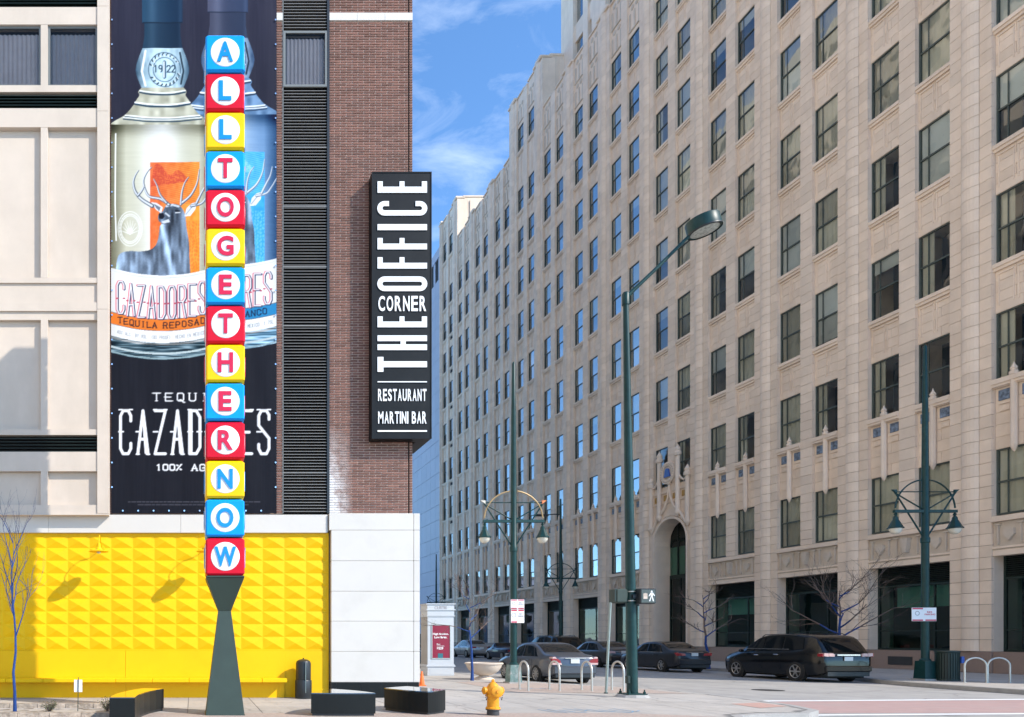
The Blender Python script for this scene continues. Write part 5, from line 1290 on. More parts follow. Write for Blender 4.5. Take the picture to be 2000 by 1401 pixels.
MB().lathe([(.03, H0 + .646), (.032, H0 + .66), (.024, H0 + .70), (.0, H0 + .70)], (hx_, hy_, 0), 5).build('operating_nut', 'hydrant', hd_)
for sgn in (-1, 1):
    pr = [(.06, .08), (.062, .15), (.075, .155), (.078, .18), (.06, .195), (.02, .2), (.022, .215), (0, .215)]
    MB().lathe([(r, sgn * h) for r, h in pr], (hx_, hy_, H0 + .48), 14, 'x').build('hose_cap', 'hydrant', hd_, smooth=True)
    ch = MB(); 
    for i in range(8):
        u = i / 7; ch.lathe([(.004, -.011), (.009, 0), (.004, .011)], (hx_ + sgn * (.17 - .04 * u), hy_ - .05, H0 + .44 - .13 * math.sin(math.pi * u * .85)), 5)
    ch.build('chain', 'hydrant_dark', hd_)
MB().lathe([(.09, -.08), (.09, -.135), (.112, -.14), (.115, -.165), (.09, -.18), (.03, -.185), (.03, -.205), (0, -.205)], (hx_ + .02, hy_, H0 + .47), 18, 'y').build('pumper_cap', 'hydrant', hd_, smooth=True)
bl = MB()
for i in range(8):
    a = 2 * math.pi * i / 8; bl.lathe([(.011, 0), (.011, .014), (0, .016)], (hx_ + .125 * math.cos(a), hy_ + .125 * math.sin(a), H0 + .15), 6)
bl.build('bolts', 'hydrant', hd_)
x_, y_ = PX(824, 22.8), 22.8
c = thing('traffic_cone', 'orange traffic cone peeping past the white corner block', 'cone', (x_, y_, SW))
MB().bevbox(x_ - .11, x_ + .11, y_ - .11, y_ + .11, SW, SW + .03, .01).build('base', 'cone_orange', c)
MB().lathe([(.085, SW + .031), (.026, SW + .45), (.02, SW + .46), (0, SW + .46)], (x_, y_, 0), 20).build('cone_body', 'cone_orange', c, smooth=True)
x_, y_ = PX(945, 26.2), 26.2
c = thing('bowl_planter', 'round tan concrete bowl planter on a short foot at the kerb', 'planter', (x_, y_, SW))
MB().lathe([(.36, SW), (.36, SW + .03), (.30, SW + .07), (.17, SW + .12), (.16, SW + .15), (0, SW + .15)], (x_, y_, 0), 32).build('foot', 'planter_tan', c, smooth=True)
MB().lathe([(.14, SW + .151), (.30, SW + .19), (.47, SW + .30), (.57, SW + .44), (.605, SW + .54), (.645, SW + .565), (.65, SW + .60), (.63, SW + .615), (.57, SW + .612), (.55, SW + .56), (0, SW + .54)], (x_, y_, 0), 40).build('bowl', 'planter_tan', c, smooth=True)
MB().lathe([(.54, SW + .565), (.3, SW + .59), (0, SW + .60)], (x_, y_, 0), 24).build('soil', 'soil', c)

# ================================================================== kiosk
YK = 28.9; kx0, kx1 = PX(834.6, YK), PX(886.9, YK); kd = .85
k = thing('street_kiosk', 'grey street kiosk headed CURTIS with a dark red fare poster', 'kiosk', ((kx0 + kx1) / 2, YK + .4, SW))
kz = lambda y: PZ(y, YK)
box('shaft', 'kiosk_grey', k, kx0 + .01, kx1 - .01, YK + .0, YK + kd, SW + .42, kz(1203), bev=.01)
box('side_panel', 'kiosk_side', k, kx0 - .0, kx0 + .009, YK + .06, YK + kd - .06, SW + .45, kz(1205))
box('base', 'kiosk_grey', k, kx0, kx1, YK - .01, YK + kd + .01, SW, SW + .36, bev=.01); box('base_panel', 'kiosk_grey', k, kx0 + .1, kx1 - .1, YK - .018, YK - .011, SW + .06, SW + .3)
for z_, e in ((SW + .36, .045), (SW + .40, .02), (kz(1204.5), .03), (kz(1192.5), .045), (kz(1181), .05)): box('moulding', 'kiosk_grey', k, kx0 - e, kx1 + e, YK - e, YK + kd + e, z_ + .002, z_ + .042)
box('frieze', 'kiosk_grey', k, kx0 + .0, kx1 - .0, YK - .012, YK + kd + .012, kz(1204.5) + .046, kz(1181) - .0)
lettering('lettering', 'CURTIS', 'sign_text', k, PX(848.5, YK), PX(872.5, YK), kz(1190.5), kz(1184), YK - .02, YK - .0125, bold=.02)
px0, px1, pz0, pz1 = PX(844, YK), PX(878.5, YK), kz(1285.5), kz(1221.5)
fr = MB(); e = .03
fr.box(px0 - e, px1 + e, YK - .03, YK - .001, pz0 - e, pz0).box(px0 - e, px1 + e, YK - .03, YK - .001, pz1, pz1 + e).box(px0 - e, px0, YK - .03, YK - .001, pz0, pz1).box(px1, px1 + e, YK - .03, YK - .001, pz0, pz1); fr.build('poster_frame', 'steel', k)
po = box('poster', 'poster_red', k, px0, px1, YK - .012, YK - .002, pz0, pz1)
def kt(s, x0, x1, y0, y1, b=.015): lettering('lettering', s, 'white_sign', po, PX(x0, YK), PX(x1, YK), kz(y1), kz(y0), YK - .016, YK - .0125, bold=b)
kt('High fashion.', 845, 876, 1236.5, 1241.5, .03); kt('Low fares.', 848, 873, 1242.5, 1247, .03); kt('Paris', 853, 859.5, 1257, 1260); kt('$229', 853, 865.5, 1264, 1269.5, .035); kt('nonstop from Denver', 853, 868, 1261, 1263)
box('logo_block', 'poster_teal', po, PX(855, YK), PX(865, YK), YK - .0165, YK - .0125, pz0 + .002, kz(1276.5))

# ================================================================== bike racks
rk = thing('bike_rack', 'steel hoop bike rack at the left end of the kerbside row', 'bike rack', (9.48, 20.95, SW), 'hoop bike racks on the near pavement')
pts = [(9.48, 21.23, SW)] + [(9.48, 21.23, SW + .52)] + [(9.48, 20.95 + .28 * math.cos(math.pi * i / 10), SW + .56 + .27 * math.sin(math.pi * i / 10)) for i in range(11)] + [(9.48, 20.67, SW + .52), (9.48, 20.67, SW)]
MB().tube(pts, .028, 10).build('hoop', 'steel', rk, smooth=True)
for yy in (21.23, 20.67): MB().lathe([(.06, SW + .001), (.06, SW + .009), (0, SW + .009)], (9.48, yy, 0), 14).build('floor_flange', 'steel', rk)
def rack_copy(x, y, rz, lab, grp=None):
    c = copy_tree(rk); c.location = (x, y, SW); c.rotation_euler = (0, 0, rz); c['label'] = lab
    if grp: c['group'] = grp
rack_copy(10.33, 20.9, 0.03, 'steel hoop bike rack second from the left of the kerbside row')
rack_copy(11.17, 20.75, -.02, 'steel hoop bike rack third from the left, before the grey sedan tail light')
rack_copy(12.02, 20.7, .02, 'steel hoop bike rack at the right end of the row, beside the tall green pole')
rack_copy(26.2, 24.5, 1.2, 'steel hoop bike rack just right of the green litter bin', 'hoop bike racks on the far pavement'); rack_copy(26.98, 24.5, 1.2, 'steel hoop bike rack at the far right edge of the picture', 'hoop bike racks on the far pavement')

# ================================================================== tall green street light with walk signal
bx_, by_ = PX(1235, 18.5), 18.5; tx_ = PX(1222, 18.5); tz_ = PZ(579, 18.5)
sl_ = thing('street_light', 'tall dark green pole with a round drum lamp on a slanted arm', 'street light', (bx_, by_, SW))
MB().lathe([(.40, SW + .002), (.34, SW + .07), (.0, SW + .075)], (bx_, by_, 0), 10).build('footing', 'kerb', sl_)
box('base_plate', 'green_pole', sl_, bx_ - .24, bx_ + .24, by_ - .24, by_ + .24, SW + .076, SW + .10)
bt = MB()
for a in (-.19, .19):
    for b_ in (-.19, .19): bt.lathe([(.035, 0), (.035, .05), (.018, .05), (.018, .1), (0, .1)], (bx_ + a, by_ + b_, SW + .10), 6)
bt.build('anchor_bolts', 'green_pole', sl_)
pole_pts = [(bx_ + (tx_ - bx_) * u, by_, SW + .1 + (tz_ - SW - .1) * u) for u in (0, .1, .3, .6, 1)]
MB().tube(pole_pts, [.128, .125, .113, .095, .062], 20).build('pole', 'green_pole', sl_, smooth=True)
lamp_c = Vector((PX(1374, 18.2), 18.2, PZ(440, 18.2))); a0 = Vector((tx_, by_, tz_ - .03)); a1 = Vector((PX(1345, 18.3), 18.3, PZ(462, 18.3)))
MB().tube([a0, a0.lerp(a1, .5) + Vector((0, 0, -.02)), a1], [.05, .043, .04], 12).build('arm', 'green_pole', sl_, smooth=True)
MB().lathe([(.085, -.22), (.085, .06), (.06, .1), (0, .1)], (tx_, by_, tz_), 14).build('pole_cap', 'green_pole', sl_, smooth=True)
lh = inst('lamp_head', MB().lathe([(.44, -.19), (.465, -.19), (.475, -.15), (.475, .16), (.46, .20), (.2, .225), (0, .225)], (0, 0, 0), 36).mesh('lamp_head', 'green_pole', True), sl_, lamp_c, (math.radians(-4), math.radians(-11), 0), (.78, .78, .78))
inst('lens', MB().lathe([(.40, -.191), (.3, -.21), (0, -.235)], (0, 0, 0), 30).mesh('lens', 'lens_clear', True), lh, lamp_c)
inst('lens_ring', MB().lathe([(.482, -.2), (.484, -.165), (.476, -.165), (.42, -.205)], (0, 0, 0), 36, caps=False).mesh('lens_ring', 'black_plastic', True), lh, lamp_c)
# walk signal strapped to the pole
zs = PZ(1165, 18.4)
ws = thing('walk_signal', 'pedestrian signal showing a white walking figure strapped to the green pole', 'signal', (PX(1261, 18.35), 18.35, zs))
wx0, wx1, wz0, wz1 = PX(1245.5, 18.3), PX(1277, 18.3), PZ(1180, 18.3), PZ(1150, 18.3)
box('housing', 'black_plastic', ws, wx0, wx1, 18.2, 18.5, wz0, wz1, bev=.025)
box('face', 'signal_face', ws, wx0 + .03, wx1 - .03, 18.192, 18.199, wz0 + .03, wz1 - .03)
fx, fz, sc = wx0 + .275, (wz0 + wz1) / 2, .0105
mb = MB()
mb.lathe([(.022, 18.186), (.022, 18.191), (0, 18.191)], (fx + .005, 0, fz + .115), 12, 'y')
for P in ([(-.028, .085), (-.018, -.01), (.028, -.01), (.04, .085)], [(-.018, -.012), (-.06, -.125), (-.035, -.13), (.004, -.012)], [(.004, -.012), (.035, -.13), (.062, -.125), (.028, -.012)], [(-.03, .082), (-.072, .0), (-.055, -.006), (-.022, .04)], [(.04, .082), (.085, .012), (.07, .0), (.033, .04)]):
    mb.prism([(fx + a, fz + b_) for a, b_ in P][::-1], 18.186, 18.191, 'y')
mb.build('walking_figure', 'white_sign', ws)
hs = MB()
for i in range(4): hs.box(fx - .20 + i * .026, fx - .18 + i * .026, 18.187, 18.191, fz + .0, fz + .08 - abs(i - 1.5) * .01)
hs.box(fx - .20, fx - .10, 18.187, 18.191, fz - .07, fz - .002); hs.build('hand_symbol', 'planter_tan', ws)
for z_ in (PZ(1155.5, 18.4), PZ(1173.5, 18.4)):
    pcx = bx_ + (tx_ - bx_) * (z_ - SW) / (tz_ - SW)
    MB().lathe([(.126, z_ - .012), (.128, z_ + .012), (.118, z_ + .012), (.117, z_ - .012)], (pcx, by_, 0), 20).build('strap', 'steel', ws, smooth=True)
box('bracket', 'black_plastic', ws, wx0 - .10, wx0 - .002, 18.32, 18.44, fz - .05, fz + .05)
w2 = thing('signal_back', 'grey green back of a second walk signal left of the green pole', 'signal', (PX(1210, 18.5), 18.5, zs))
box('housing', 'pedestal_green', w2, PX(1199, 18.5), PX(1221.5, 18.5), 18.38, 18.68, PZ(1178, 18.5), PZ(1151, 18.5), bev=.03); box('visor', 'green_dark', w2, PX(1198, 18.5) - .02, PX(1199, 18.5) - .002, 18.4, 18.66, PZ(1176, 18.5), PZ(1151.5, 18.5))
box('push_button', 'green_dark', w2, PX(1223, 18.4) - .02, PX(1223, 18.4) + .05, 18.3, 18.42, PZ(1335, 18.4), PZ(1320, 18.4), bev=.01)
# leaning bare sign post
q0, q1 = (PX(1183.5, 19.7), 19.7, SW), (PX(1192.5, 19.7), 19.7, PZ(1171, 19.7))
lp_ = thing('leaning_post', 'bare grey steel post leaning slightly beside the green pole', 'post', q0)
MB().tube([q0, tuple((a + b_) / 2 for a, b_ in zip(q0, q1)), q1], .033, 10).build('post', 'galv', lp_, smooth=True); MB().lathe([(.055, SW + .001), (.05, SW + .03), (0, SW + .03)], (q0[0], q0[1], 0), 12).build('socket', 'green_dark', lp_)

# ================================================================== twin arch lamp posts
def lamp_post(lab):
    r = thing('twin_lamp_post', lab, 'lamp post', (0, 0, 0), 'twin arm street lamp posts')
    MB().prism([(-.24, -.24), (.24, -.24), (.24, .24), (-.24, .24)], 0, .05).build('plinth', 'kerb', r)
    m_ = MB(); m_.v = [(-.20, -.20, .051), (.20, -.20, .051), (.20, .20, .051), (-.20, .20, .051), (-.17, -.17, .62), (.17, -.17, .62), (.17, .17, .62), (-.17, .17, .62)]; m_.f = [(3, 2, 1, 0), (4, 5, 6, 7), (0, 1, 5, 4), (1, 2, 6, 5), (2, 3, 7, 6), (3, 0, 4, 7)]
    m_.build('pedestal', 'worn_pedestal', r)
    MB().lathe([(.15, .621), (.15, .66), (.105, .70), (.1, 4.4), (.12, 4.42), (.125, 4.55), (.1, 4.6), (.09, 7.0), (.075, 9.0), (.05, 10.7), (.02, 10.76), (0, 10.76)], (0, 0, 0), 16).build('pole', 'green_pole', r, smooth=True)
    fr = MB(); fr.box(-1.02, 1.02, -.05, .05, 5.38, 5.47)
    for s in (-1, 1):
        fr.tube([(s * .98, 0, 6.02), (0, 0, 4.5)], .024, 6); fr.tube([(s * 1.0, 0, 6.02), (s * .1, 0, 5.5)], .022, 6)
    fr.tube([(-1.02, 0, 6.05), (1.02, 0, 6.05)], .018, 6); fr.build('bracket', 'green_pole', r)
    ar = MB()
    for s in (-1, 1): ar.tube([(s * .98 * math.cos(a), 0, 5.48 + .96 * math.sin(a)) for a in np.linspace(0.05, math.pi / 2 - .13, 12)], .024, 8)
    ar.build('arch', 'gold_trim', r, smooth=True)
    for s in (-1, 1):
        MB().prism([(s * .95, 6.0), (s * 1.1, 6.12), (s * .95, 6.12)], -.03, .03, 'y').build('arrow_tip', 'orange_tip' if s > 0 else 'globe', r)
        c_ = (s * .97, 0, 0)
        lm = MB().lathe([(.02, 5.379), (.05, 5.33), (.03, 5.28), (.07, 5.22), (.075, 5.16), (.19, 4.92), (.215, 4.9), (.215, 4.87), (0, 4.87)], c_, 8).build('lamp_hood', 'green_pole', r)
        MB().lathe([(.17, 4.869), (.165, 4.82), (.12, 4.73), (.05, 4.69), (0, 4.685)], c_, 20).build('globe', 'globe', lm, smooth=True)
    return r
LP = [(PX(1003, 24.15), 24.15, 'twin globe lamp post with a weathered square base nearest the kerb', .985), (PX(1807, 25.9), 25.9, 'twin globe lamp post with parking signs beside the green litter bin', 1.08), (PX(1095, 51.0), 51.0, 'twin globe lamp post with a cobra lamp arm before the terracotta building', 1.04), (PX(852, 81), 81, 'distant twin lamp post rising behind the kiosk', 1.0)]
l0 = lamp_post(LP[0][2])
for i, (x, y, lab, sc) in enumerate(LP):
    o = l0 if i == 0 else copy_tree(l0)
    o.location = (x, y, SW); o.scale = (sc, sc, sc * (1.0 if i != 1 else 1.02)); o['label'] = lab
    if i:
        for ch in o.children:
            if ch.name.startswith(('arch', 'arrow_tip', 'pedestal')): ch.data = ch.data.copy(); ch.data.materials[0] = MAT['green_pole']
    if i == 2:
        for ch in o.children:
            if ch.name.startswith('pole'): pole2 = ch
        a = MB().tube([(0, 0, 9.7), (-.45, 0, 9.72), (-.9, 0, 9.68)], .035, 8).bevbox(-1.75, -.85, -.14, .14, 9.58, 9.72, .03).build('cobra_lamp', 'black_plastic', None); a.parent = o
# signs on the posts
def park_sign(lab, x0, x1, y0, y1, Y, split=False, bottom=False):
    X0, X1, Z0, Z1 = PX(x0, Y), PX(x1, Y), PZ(y1, Y), PZ(y0, Y)
    s_ = thing('parking_sign', lab, 'sign', ((X0 + X1) / 2, Y, Z0)); pl_ = box('plate', 'white_sign', s_, X0, X1, Y, Y + .012, Z0, Z1, bev=.004)
    m_ = MB(); h = (Z1 - Z0) * .1; w_ = X1 - X0
    m_.box(X0 + .015, X0 + w_ * .45, Y - .004, Y - .0005, Z1 - h * 1.25, Z1 - h * .25)
    if not split: m_.box(X0 + w_ * .55, X1 - .015, Y - .004, Y - .0005, Z1 - h * 1.25, Z1 - h * .25)
    m_.box(X0 + .015, X0 + w_ * .45, Y - .004, Y - .0005, Z0 + h * .25, Z0 + h * 1.25)
    if split or not bottom: m_.box(X0 + w_ * .55, X1 - .015, Y - .004, Y - .0005, Z0 + h * .25, Z0 + h * 1.25)
    m_.build('red_bar', 'sign_red', pl_)
    r_ = (Z1 - Z0) * .17; c_ = (X0 + w_ * .22, 0, Z0 + (Z1 - Z0) * .58); rg = MB()
    for i in range(16):
        a, b_ = 2 * math.pi * i / 16, 2 * math.pi * (i + 1) / 16; rg.prism([(c_[0] + r_ * math.cos(a), c_[2] + r_ * math.sin(a)), (c_[0] + r_ * math.cos(b_), c_[2] + r_ * math.sin(b_)), (c_[0] + r_ * .75 * math.cos(b_), c_[2] + r_ * .75 * math.sin(b_)), (c_[0] + r_ * .75 * math.cos(a), c_[2] + r_ * .75 * math.sin(a))], Y - .004, Y - .0005, 'y')
    rg.build('ring_symbol', 'sign_text', pl_)
    zz = Z0 + (Z1 - Z0) * .5
    lettering('lettering', 'NO', 'sign_red' if split else 'sign_text', pl_, X0 + w_ * .62, X0 + w_ * .82, zz + (Z1 - Z0) * .1, zz + (Z1 - Z0) * .24, Y - .004, Y - .0005, .02)
    lettering('lettering', 'PARKING', 'sign_red' if split else 'sign_text', pl_, X0 + w_ * .52, X0 + w_ * .95, zz - (Z1 - Z0) * .06, zz + (Z1 - Z0) * .06, Y - .004, Y - .0005, .01)
park_sign('upper white and red parking sign on the nearer lamp post', 997.5, 1024, 1171, 1189.5, 24.0); park_sign('lower white parking sign on the nearer lamp post', 998, 1024, 1190.5, 1217, 24.0, bottom=True); park_sign('wide white and red parking sign on the lamp post by the green bin', 1781, 1829, 1187, 1213.5, 25.75, split=True)
# green litter bin
x_, y_ = PX(1850, 25.6), 25.6
g = thing('litter_bin', 'dark green slatted litter bin beside the right hand lamp post', 'bin', (x_, y_, SW))
MB().lathe([(.285, SW + .04), (.285, SW + .98), (0, SW + .98)], (x_, y_, 0), 24).build('liner', 'black_plastic', g, smooth=True)
sme = MB().box(-.026, .026, -.012, .012, SW + .02, SW + 1.0).mesh('slat', 'green_dark')
for i in range(28):
    a = 2 * math.pi * i / 28; inst('slat', sme, g, (x_ + .305 * math.cos(a), y_ + .305 * math.sin(a), 0), (0, 0, a + math.pi / 2))
for z_ in (SW + .0, SW + .98): MB().lathe([(.318, z_), (.34, z_ + .02), (.335, z_ + .06), (.24, z_ + .075), (.23, z_)], (x_, y_, 0), 28, caps=False).build('rim', 'green_dark', g, smooth=True)
box('blue_label', 'bell_blue', g, x_ + .19, x_ + .29, y_ - .30, y_ - .24, SW + .62, SW + .85)
# ================================================================== vehicles
def interp(P, x):
    if x <= P[0][0]: return P[0][1]
    for (a, b), (c, d) in zip(P, P[1:]):
        if x <= c:
            u = (x - a) / (c - a) if c > a else 0
            return b + (d - b) * u
    return P[-1][1]
def smooth_prof(P, it=2):
    for _ in range(it):
        Q = [P[0]]
        for a, b in zip(P, P[1:]): Q += [(a[0] * .75 + b[0] * .25, a[1] * .75 + b[1] * .25), (a[0] * .25 + b[0] * .75, a[1] * .25 + b[1] * .75)]
        P = Q + [P[-1]]
    return P
def make_car(kind, label, paint, cfg):
    """x: rear 0 -> front L, y: left +, z up; wheels on z=0"""
    L, W, prof, belt = cfg['L'], cfg['W'], smooth_prof(cfg['prof']), cfg['belt']
    r = thing(kind, label, cfg['cat'], (0, 0, 0), 'cars parked along the street')
    plan = smooth_prof([(0, .80), (.06, .90), (.3, .965), (.9, 1.0), (L - 1.2, 1.0), (L - .4, .93), (L - .1, .80), (L, .62)], 1)
    rear_tuck = cfg.get('tuck', 0)
    def hw(x): return W / 2 * interp(plan, x)
    def zt(x): return interp(prof, x)
    def zbelt(x): return min(interp(belt, x), zt(x) - .035)
    def hr(x): return hw(x) * (.93 - cfg.get('tumble', .17) * min(1, max(0, (zt(x) - zbelt(x)) / .5)))
    def zb(x): return interp([(0, .36), (.25, .26), (.8, .2), (L - .8, .2), (L - .2, .24), (L, .32)], x)
    def section(x):
        h, b, t_, B = hw(x), zbelt(x), zt(x), zb(x)
        return [(h * .86, B), (h * .955, B + .03), (h * .985, B + .16), (h, (B + b) * .52), (h * .995, b - .12), (h * .965, b - .03), (h * .935, b), (hr(x), t_ - .055), (hr(x) * .94, t_ - .02), (hr(x) * .7, t_ - .003), (0, t_)]
    xs_ = sorted(set([round(v, 3) for v in np.linspace(0, L, 46)] + [.02, .05, .1, L - .03, L - .08]))
    b = MB(); n = len(section(1)); ring_ = 2 * n - 1
    for x in xs_:
        s_ = section(x); b.v += [(x, y, z) for y, z in s_] + [(x, -y, z) for y, z in s_[-2::-1]]
    for i in range(len(xs_) - 1):
        for j in range(ring_ - 1): a = i * ring_ + j; b.f.append((a, a + 1, a + ring_ + 1, a + ring_))
        a = i * ring_; b.f.append((a + ring_ - 1, a, a + ring_, a + 2 * ring_ - 1))
    b.f.append(tuple(range(ring_))); e = (len(xs_) - 1) * ring_; b.f.append(tuple(e + ring_ - 1 - j for j in range(ring_)))
    b.build('body', paint, r, smooth=True)
    # side glass on the lean of the cabin
    def side(x, t_, s, off=.008):
        y0, z0 = hw(x) * .935, zbelt(x); y1, z1 = hr(x), zt(x) - .055
        return (x, s * (y0 + (y1 - y0) * t_ + off), z0 + (z1 - z0) * t_)
    for s in (-1, 1):
        for (la, lb, ua, ub) in cfg['glass']:
            g = MB().grid(lambda u, v: side((la + (lb - la) * u) * (1 - v) + (ua + (ub - ua) * u) * v, .06 + .84 * v, s), 8, 4); g.build('side_window', 'car_glass', r, smooth=True, fix=False)
    def topg(xa, xb, fa, fb, nm):
        def fn(u, v):
            x = xa + (xb - xa) * u; f_ = (fa + (fb - fa) * u) * (2 * v - 1); h = hr(x); y = f_ * h
            af = abs(f_); z = zt(x) - (.003 * (af / .7) if af < .7 else .003 + .017 * (af - .7) / .24)
            dx = .01; sl = (zt(x + dx) - zt(x - dx)) / (2 * dx); nx_ = -sl / math.hypot(1, sl); nz_ = 1 / math.hypot(1, sl)
            return (x + nx_ * .009, y, z + nz_ * .009)
        return MB().grid(fn, 10, 10).build(nm, 'car_glass', r, smooth=True, fix=False)
    topg(*cfg['rear_glass'], 'rear_window'); topg(*cfg['wind'], 'windshield')
    # wheels with dark arches
    R = cfg['R']
    for wx in cfg['wheels']:
        for s in (-1, 1):
            yo = hw(wx) * .985
            MB().lathe([(0, s * (yo - .10)), (R * 1.16, s * (yo - .10)), (R * 1.16, s * (yo + .006)), (R * 1.0, s * (yo + .007)), (R * .8, s * (yo - .06)), (0, s * (yo - .06))], (wx, 0, R * 1.03), 26, 'y').build('wheel_arch', 'tyre', r)
            w_ = MB().lathe([(R * .6, s * (yo - .02)), (R * .66, s * (yo + .028)), (R * .72, s * (yo + .034)), (R * .93, s * (yo + .03)), (R, s * (yo - .0)), (R, s * (yo - .19)), (R * .9, s * (yo - .21)), (R * .6, s * (yo - .21))], (wx, 0, R + .001), 28, 'y', caps=False).build('wheel', 'tyre', r, smooth=True)
            MB().lathe([(R * .62, s * (yo + .0)), (R * .60, s * (yo - .03)), (0, s * (yo - .03))], (wx, 0, R + .001), 24, 'y').build('rim_barrel', 'tyre', w_)
            rm = MB()
            for k in range(cfg.get('spokes', 9)):
                a = 2 * math.pi * k / cfg.get('spokes', 9); ca, sa = math.cos(a), math.sin(a); q0, q1, wd = .05, R * .64, .028
                P = [(wx + ca * q0 - sa * wd, R + sa * q0 + ca * wd), (wx + ca * q0 + sa * wd, R + sa * q0 - ca * wd), (wx + ca * q1 + sa * wd * .8, R + sa * q1 - ca * wd * .8), (wx + ca * q1 - sa * wd * .8, R + sa * q1 + ca * wd * .8)]
                rm.prism(P, s * (yo + .012), s * (yo + .026), 'y')
            rm.lathe([(.07, s * (yo + .027)), (.06, s * (yo + .034)), (0, s * (yo + .034))], (wx, 0, R), 12, 'y')
            rm.lathe([(R * .62, s * (yo + .022)), (R * .66, s * (yo + .036)), (R * .69, s * (yo + .034))], (wx, 0, R), 26, 'y', caps=False); rm.build('rim', 'rim', w_)
    # rear face fittings
    for s in (-1, 1):
        for (mt, pts, dp) in cfg['tail']:
            MB().prism([(s * y, z) for y, z in pts], -.016 - dp, .22, 'x').build('tail_light', mt, r)
    zp_ = cfg['plate']
    box('number_plate', 'plate', r, -.03, -.012, -.155, .155, zp_, zp_ + .15)
    if cfg.get('chrome'): box('chrome_bar', 'chrome', r, -.038, -.01, *cfg['chrome'], bev=.008)
    box('bumper', paint, r, -.055, .12, -W * .42, W * .42, cfg['bump'][0], cfg['bump'][1], bev=.035)
    box('lower_valance', 'black_plastic', r, -.02, .3, -W * .38, W * .38, .24, cfg['bump'][0] - .004)
    for s in (-1, 1):
        xm = cfg['mirror']; y_ = hw(xm); m_ = MB().bevbox(xm - .06, xm + .06, s * (y_ + .02) - .09 * (s < 0) - .0, s * (y_ + .02) + .17 * (s > 0) - .08 * (s < 0), zbelt(xm) - .0, zbelt(xm) + .13, .03); m_.build('door_mirror', paint, r)
        for xh in cfg['handles']: box('door_handle', cfg.get('hmat', paint), r, xh, xh + .2, min(s * (hw(xh) - .02), s * (hw(xh) + .028)), max(s * (hw(xh) - .02), s * (hw(xh) + .028)), zbelt(xh) - .14, zbelt(xh) - .105, bev=.008)
        # door seams
        dsm = MB()
        for xd in cfg['seams']: dsm.box(xd, xd + .008, min(s * hw(xd) * .99, s * (hw(xd) + .0025)), max(s * hw(xd) * .99, s * (hw(xd) + .0025)), .42, zbelt(xd) - .1)
        dsm.build('door_seam', 'dark_void', r)
        if cfg.get('strip'): dsm = box('belt_trim', 'chrome', r, cfg['strip'][0], cfg['strip'][1], min(s * (W / 2 * .935), s * (W / 2 * .935 + .014)), max(s * (W / 2 * .935), s * (W / 2 * .935 + .014)), belt[1][1] - .008, belt[1][1] + .012)
        if cfg.get('rails'):
            MB().tube([(cfg['rails'][0], s * hr(cfg['rails'][0]) * .9, zt(cfg['rails'][0]) + .0), (cfg['rails'][0] + .15, s * hr(2) * .9, zt(cfg['rails'][0] + .15) + .045), (cfg['rails'][1] - .15, s * hr(2) * .9, zt(cfg['rails'][1] - .15) + .045), (cfg['rails'][1], s * hr(2) * .9, zt(cfg['rails'][1]))], .016, 6).build('roof_rail', 'black_plastic', r)
    MB().box(.25, L - .3, -W * .4, W * .4, .16, .3).build('underbody', 'tyre', r)
    return r
def park(r, x_left, y_rear, W, rz=0): r.location = (x_left + W / 2, y_rear, 0.002); r.rotation_euler = (0, 0, math.pi / 2 + rz)
SED = dict(cat='car', L=4.8, W=1.80, prof=[(0, .92), (.05, 1.0), (.3, 1.05), (.78, 1.065), (1.35, 1.36), (1.75, 1.455), (2.25, 1.475), (2.75, 1.42), (3.5, 1.01), (4.2, .88), (4.6, .78), (4.75, .66), (4.8, .5)], belt=[(0, .90), (1.0, .945), (3.5, .90), (4.8, .7)],
    glass=[(.98, 1.22, 1.35, 1.47), (1.26, 2.2, 1.52, 2.2), (2.28, 3.3, 2.26, 2.78)], rear_glass=(.84, 1.52, .84, .86), wind=(2.8, 3.45, .88, .86), wheels=(1.03, 3.75), R=.33, spokes=10, plate=.74, chrome=(-.36, .36, .90, .93), bump=(.36, .64), mirror=3.2, handles=(1.55, 2.5), seams=(1.35, 2.28), tail=[])
tA = [('tail_red', [(.50, .76), (.52, .84), (.62, .90), (.80, .90), (.80, .76)], .0), ('tail_pink', [(.64, .905), (.70, .97), (.79, .96), (.79, .905)], .0), ('tail_pink', [(.46, .69), (.49, .755), (.80, .755), (.80, .69)], .0)]
camry = make_car('parked_sedan', 'dusty grey sedan parked at the kerb behind the bike racks', 'paint_grey', dict(SED, tail=tA)); park(camry, 12.55, 25.75, 1.8)
tB = [('tail_red', [(.42, .80), (.45, .90), (.80, .94), (.80, .80)], .0)]
SEDB = dict(SED, prof=[(0, .93), (.05, 1.02), (.3, 1.07), (.7, 1.075), (1.3, 1.36), (1.75, 1.45), (2.25, 1.465), (2.8, 1.41), (3.6, 1.0), (4.2, .88), (4.65, .76), (4.8, .5)], spokes=7, chrome=(-.4, .4, .955, .97), plate=.78)
accord = make_car('parked_sedan', 'dark sedan with red tail lights parked ahead of the black SUV', 'paint_dark', dict(SEDB, tail=tB, strip=(1.0, 3.3))); park(accord, 22.55, 34.2, 1.8)
bronze = make_car('parked_sedan', 'bronze grey sedan seen between the leaning post and the grey sedan', 'paint_bronze', dict(SEDB, tail=[('tail_pink', [(.46, .80), (.5, .9), (.8, .92), (.8, .80)], 0)], chrome=(-.5, .5, .86, .89))); park(bronze, 22.5, 39.7, 1.8)
silver = make_car('parked_sedan', 'distant silver sedan seen behind the small blue tree', 'paint_silver', dict(SED, tail=tB)); park(silver, 22.6, 59.5, 1.8)
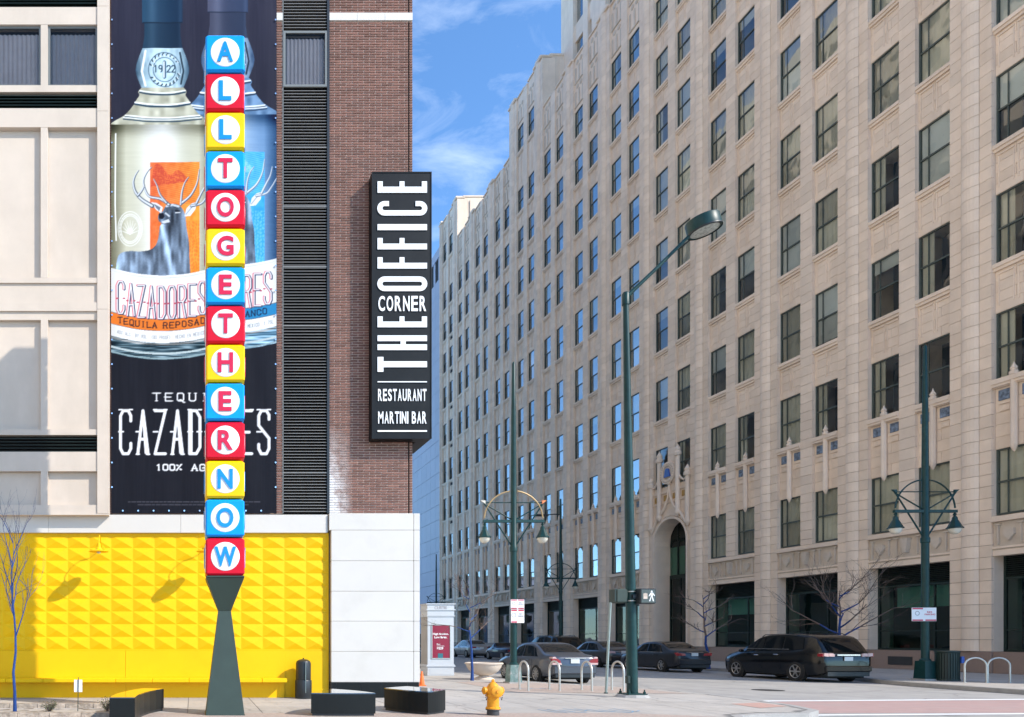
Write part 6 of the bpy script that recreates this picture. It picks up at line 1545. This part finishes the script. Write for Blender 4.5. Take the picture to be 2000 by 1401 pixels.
left_c = make_car('parked_sedan', 'dark sedan half hidden between the white corner block and the kiosk', 'paint_navy', dict(SED, tail=[('tail_red', [(.45, .72), (.48, .95), (.8, .95), (.8, .72)], 0)])); park(left_c, 11.3, 40.0, 1.8)
SUVC = dict(cat='SUV', L=5.17, W=1.99, prof=[(0, .78), (.02, 1.02), (.08, 1.1), (.42, 1.58), (.52, 1.68), (.8, 1.74), (1.6, 1.80), (2.4, 1.80), (3.1, 1.70), (3.5, 1.48), (4.05, 1.14), (4.6, 1.05), (4.95, .95), (5.12, .78), (5.17, .5)], belt=[(0, 1.02), (.8, 1.2), (1.4, 1.13), (3.9, 1.04), (5.17, .8)], tumble=.15,
    glass=[(.85, 1.78, .95, 1.78), (1.86, 2.72, 1.86, 2.72), (2.80, 3.85, 2.80, 3.36)], rear_glass=(.10, .47, .80, .84), wind=(3.35, 4.0, .88, .86), wheels=(1.13, 4.15), R=.37, spokes=6, plate=.80, chrome=(-.42, .42, .98, 1.04), bump=(.40, .62), mirror=3.72, handles=(1.95, 2.95), hmat='chrome', seams=(1.86, 2.8), rails=(.9, 3.1), strip=(1.5, 3.75),
    tail=[('tail_pink', [(.50, .95), (.50, 1.03), (.56, 1.07), (.70, 1.07), (.70, .96)], .0), ('tail_pink', [(.72, .95), (.72, 1.07), (.88, 1.08), (.88, .97)], 0), ('tail_red', [(.885, .94), (.885, 1.05), (.93, 1.06), (.93, .96)], -.02)])
suv = make_car('parked_suv', 'black SUV with chrome trim parked before the shop windows', 'paint_black', SUVC); park(suv, 22.8, 26.57, 1.99)
s2 = make_car('parked_suv', 'dark SUV with windows reflecting blue sky behind the grey sedan', 'paint_black', dict(SUVC, tail=[('tail_red', [(.70, .95), (.70, 1.2), (.9, 1.2), (.9, .95)], 0)], spokes=5, strip=None, chrome=None)); park(s2, 22.5, 45.4, 1.99)
CONV = dict(SED, cat='car', L=4.3, W=1.75, prof=[(0, .75), (.05, .86), (.4, .93), (1.2, .94), (1.6, .92), (2.3, .93), (2.62, 1.27), (2.68, 1.27), (2.72, 1.24), (3.1, .98), (3.7, .85), (4.1, .72), (4.3, .45)], belt=[(0, .80), (1.5, .88), (2.8, .88), (4.3, .65)], glass=[(2.42, 3.0, 2.64, 2.70)], rear_glass=(2.38, 2.6, .86, .9), wind=(2.74, 3.08, .9, .88), wheels=(.9, 3.4), R=.32, plate=.5, chrome=None, bump=(.34, .58), mirror=2.9, handles=(1.6,), seams=(1.5,), tail=[('tail_red', [(.5, .66), (.5, .76), (.78, .76), (.78, .66)], 0)])
cv = make_car('parked_convertible', 'low dark blue open convertible parked in the distance', 'paint_navy', CONV); park(cv, 22.5, 52.4, 1.75)
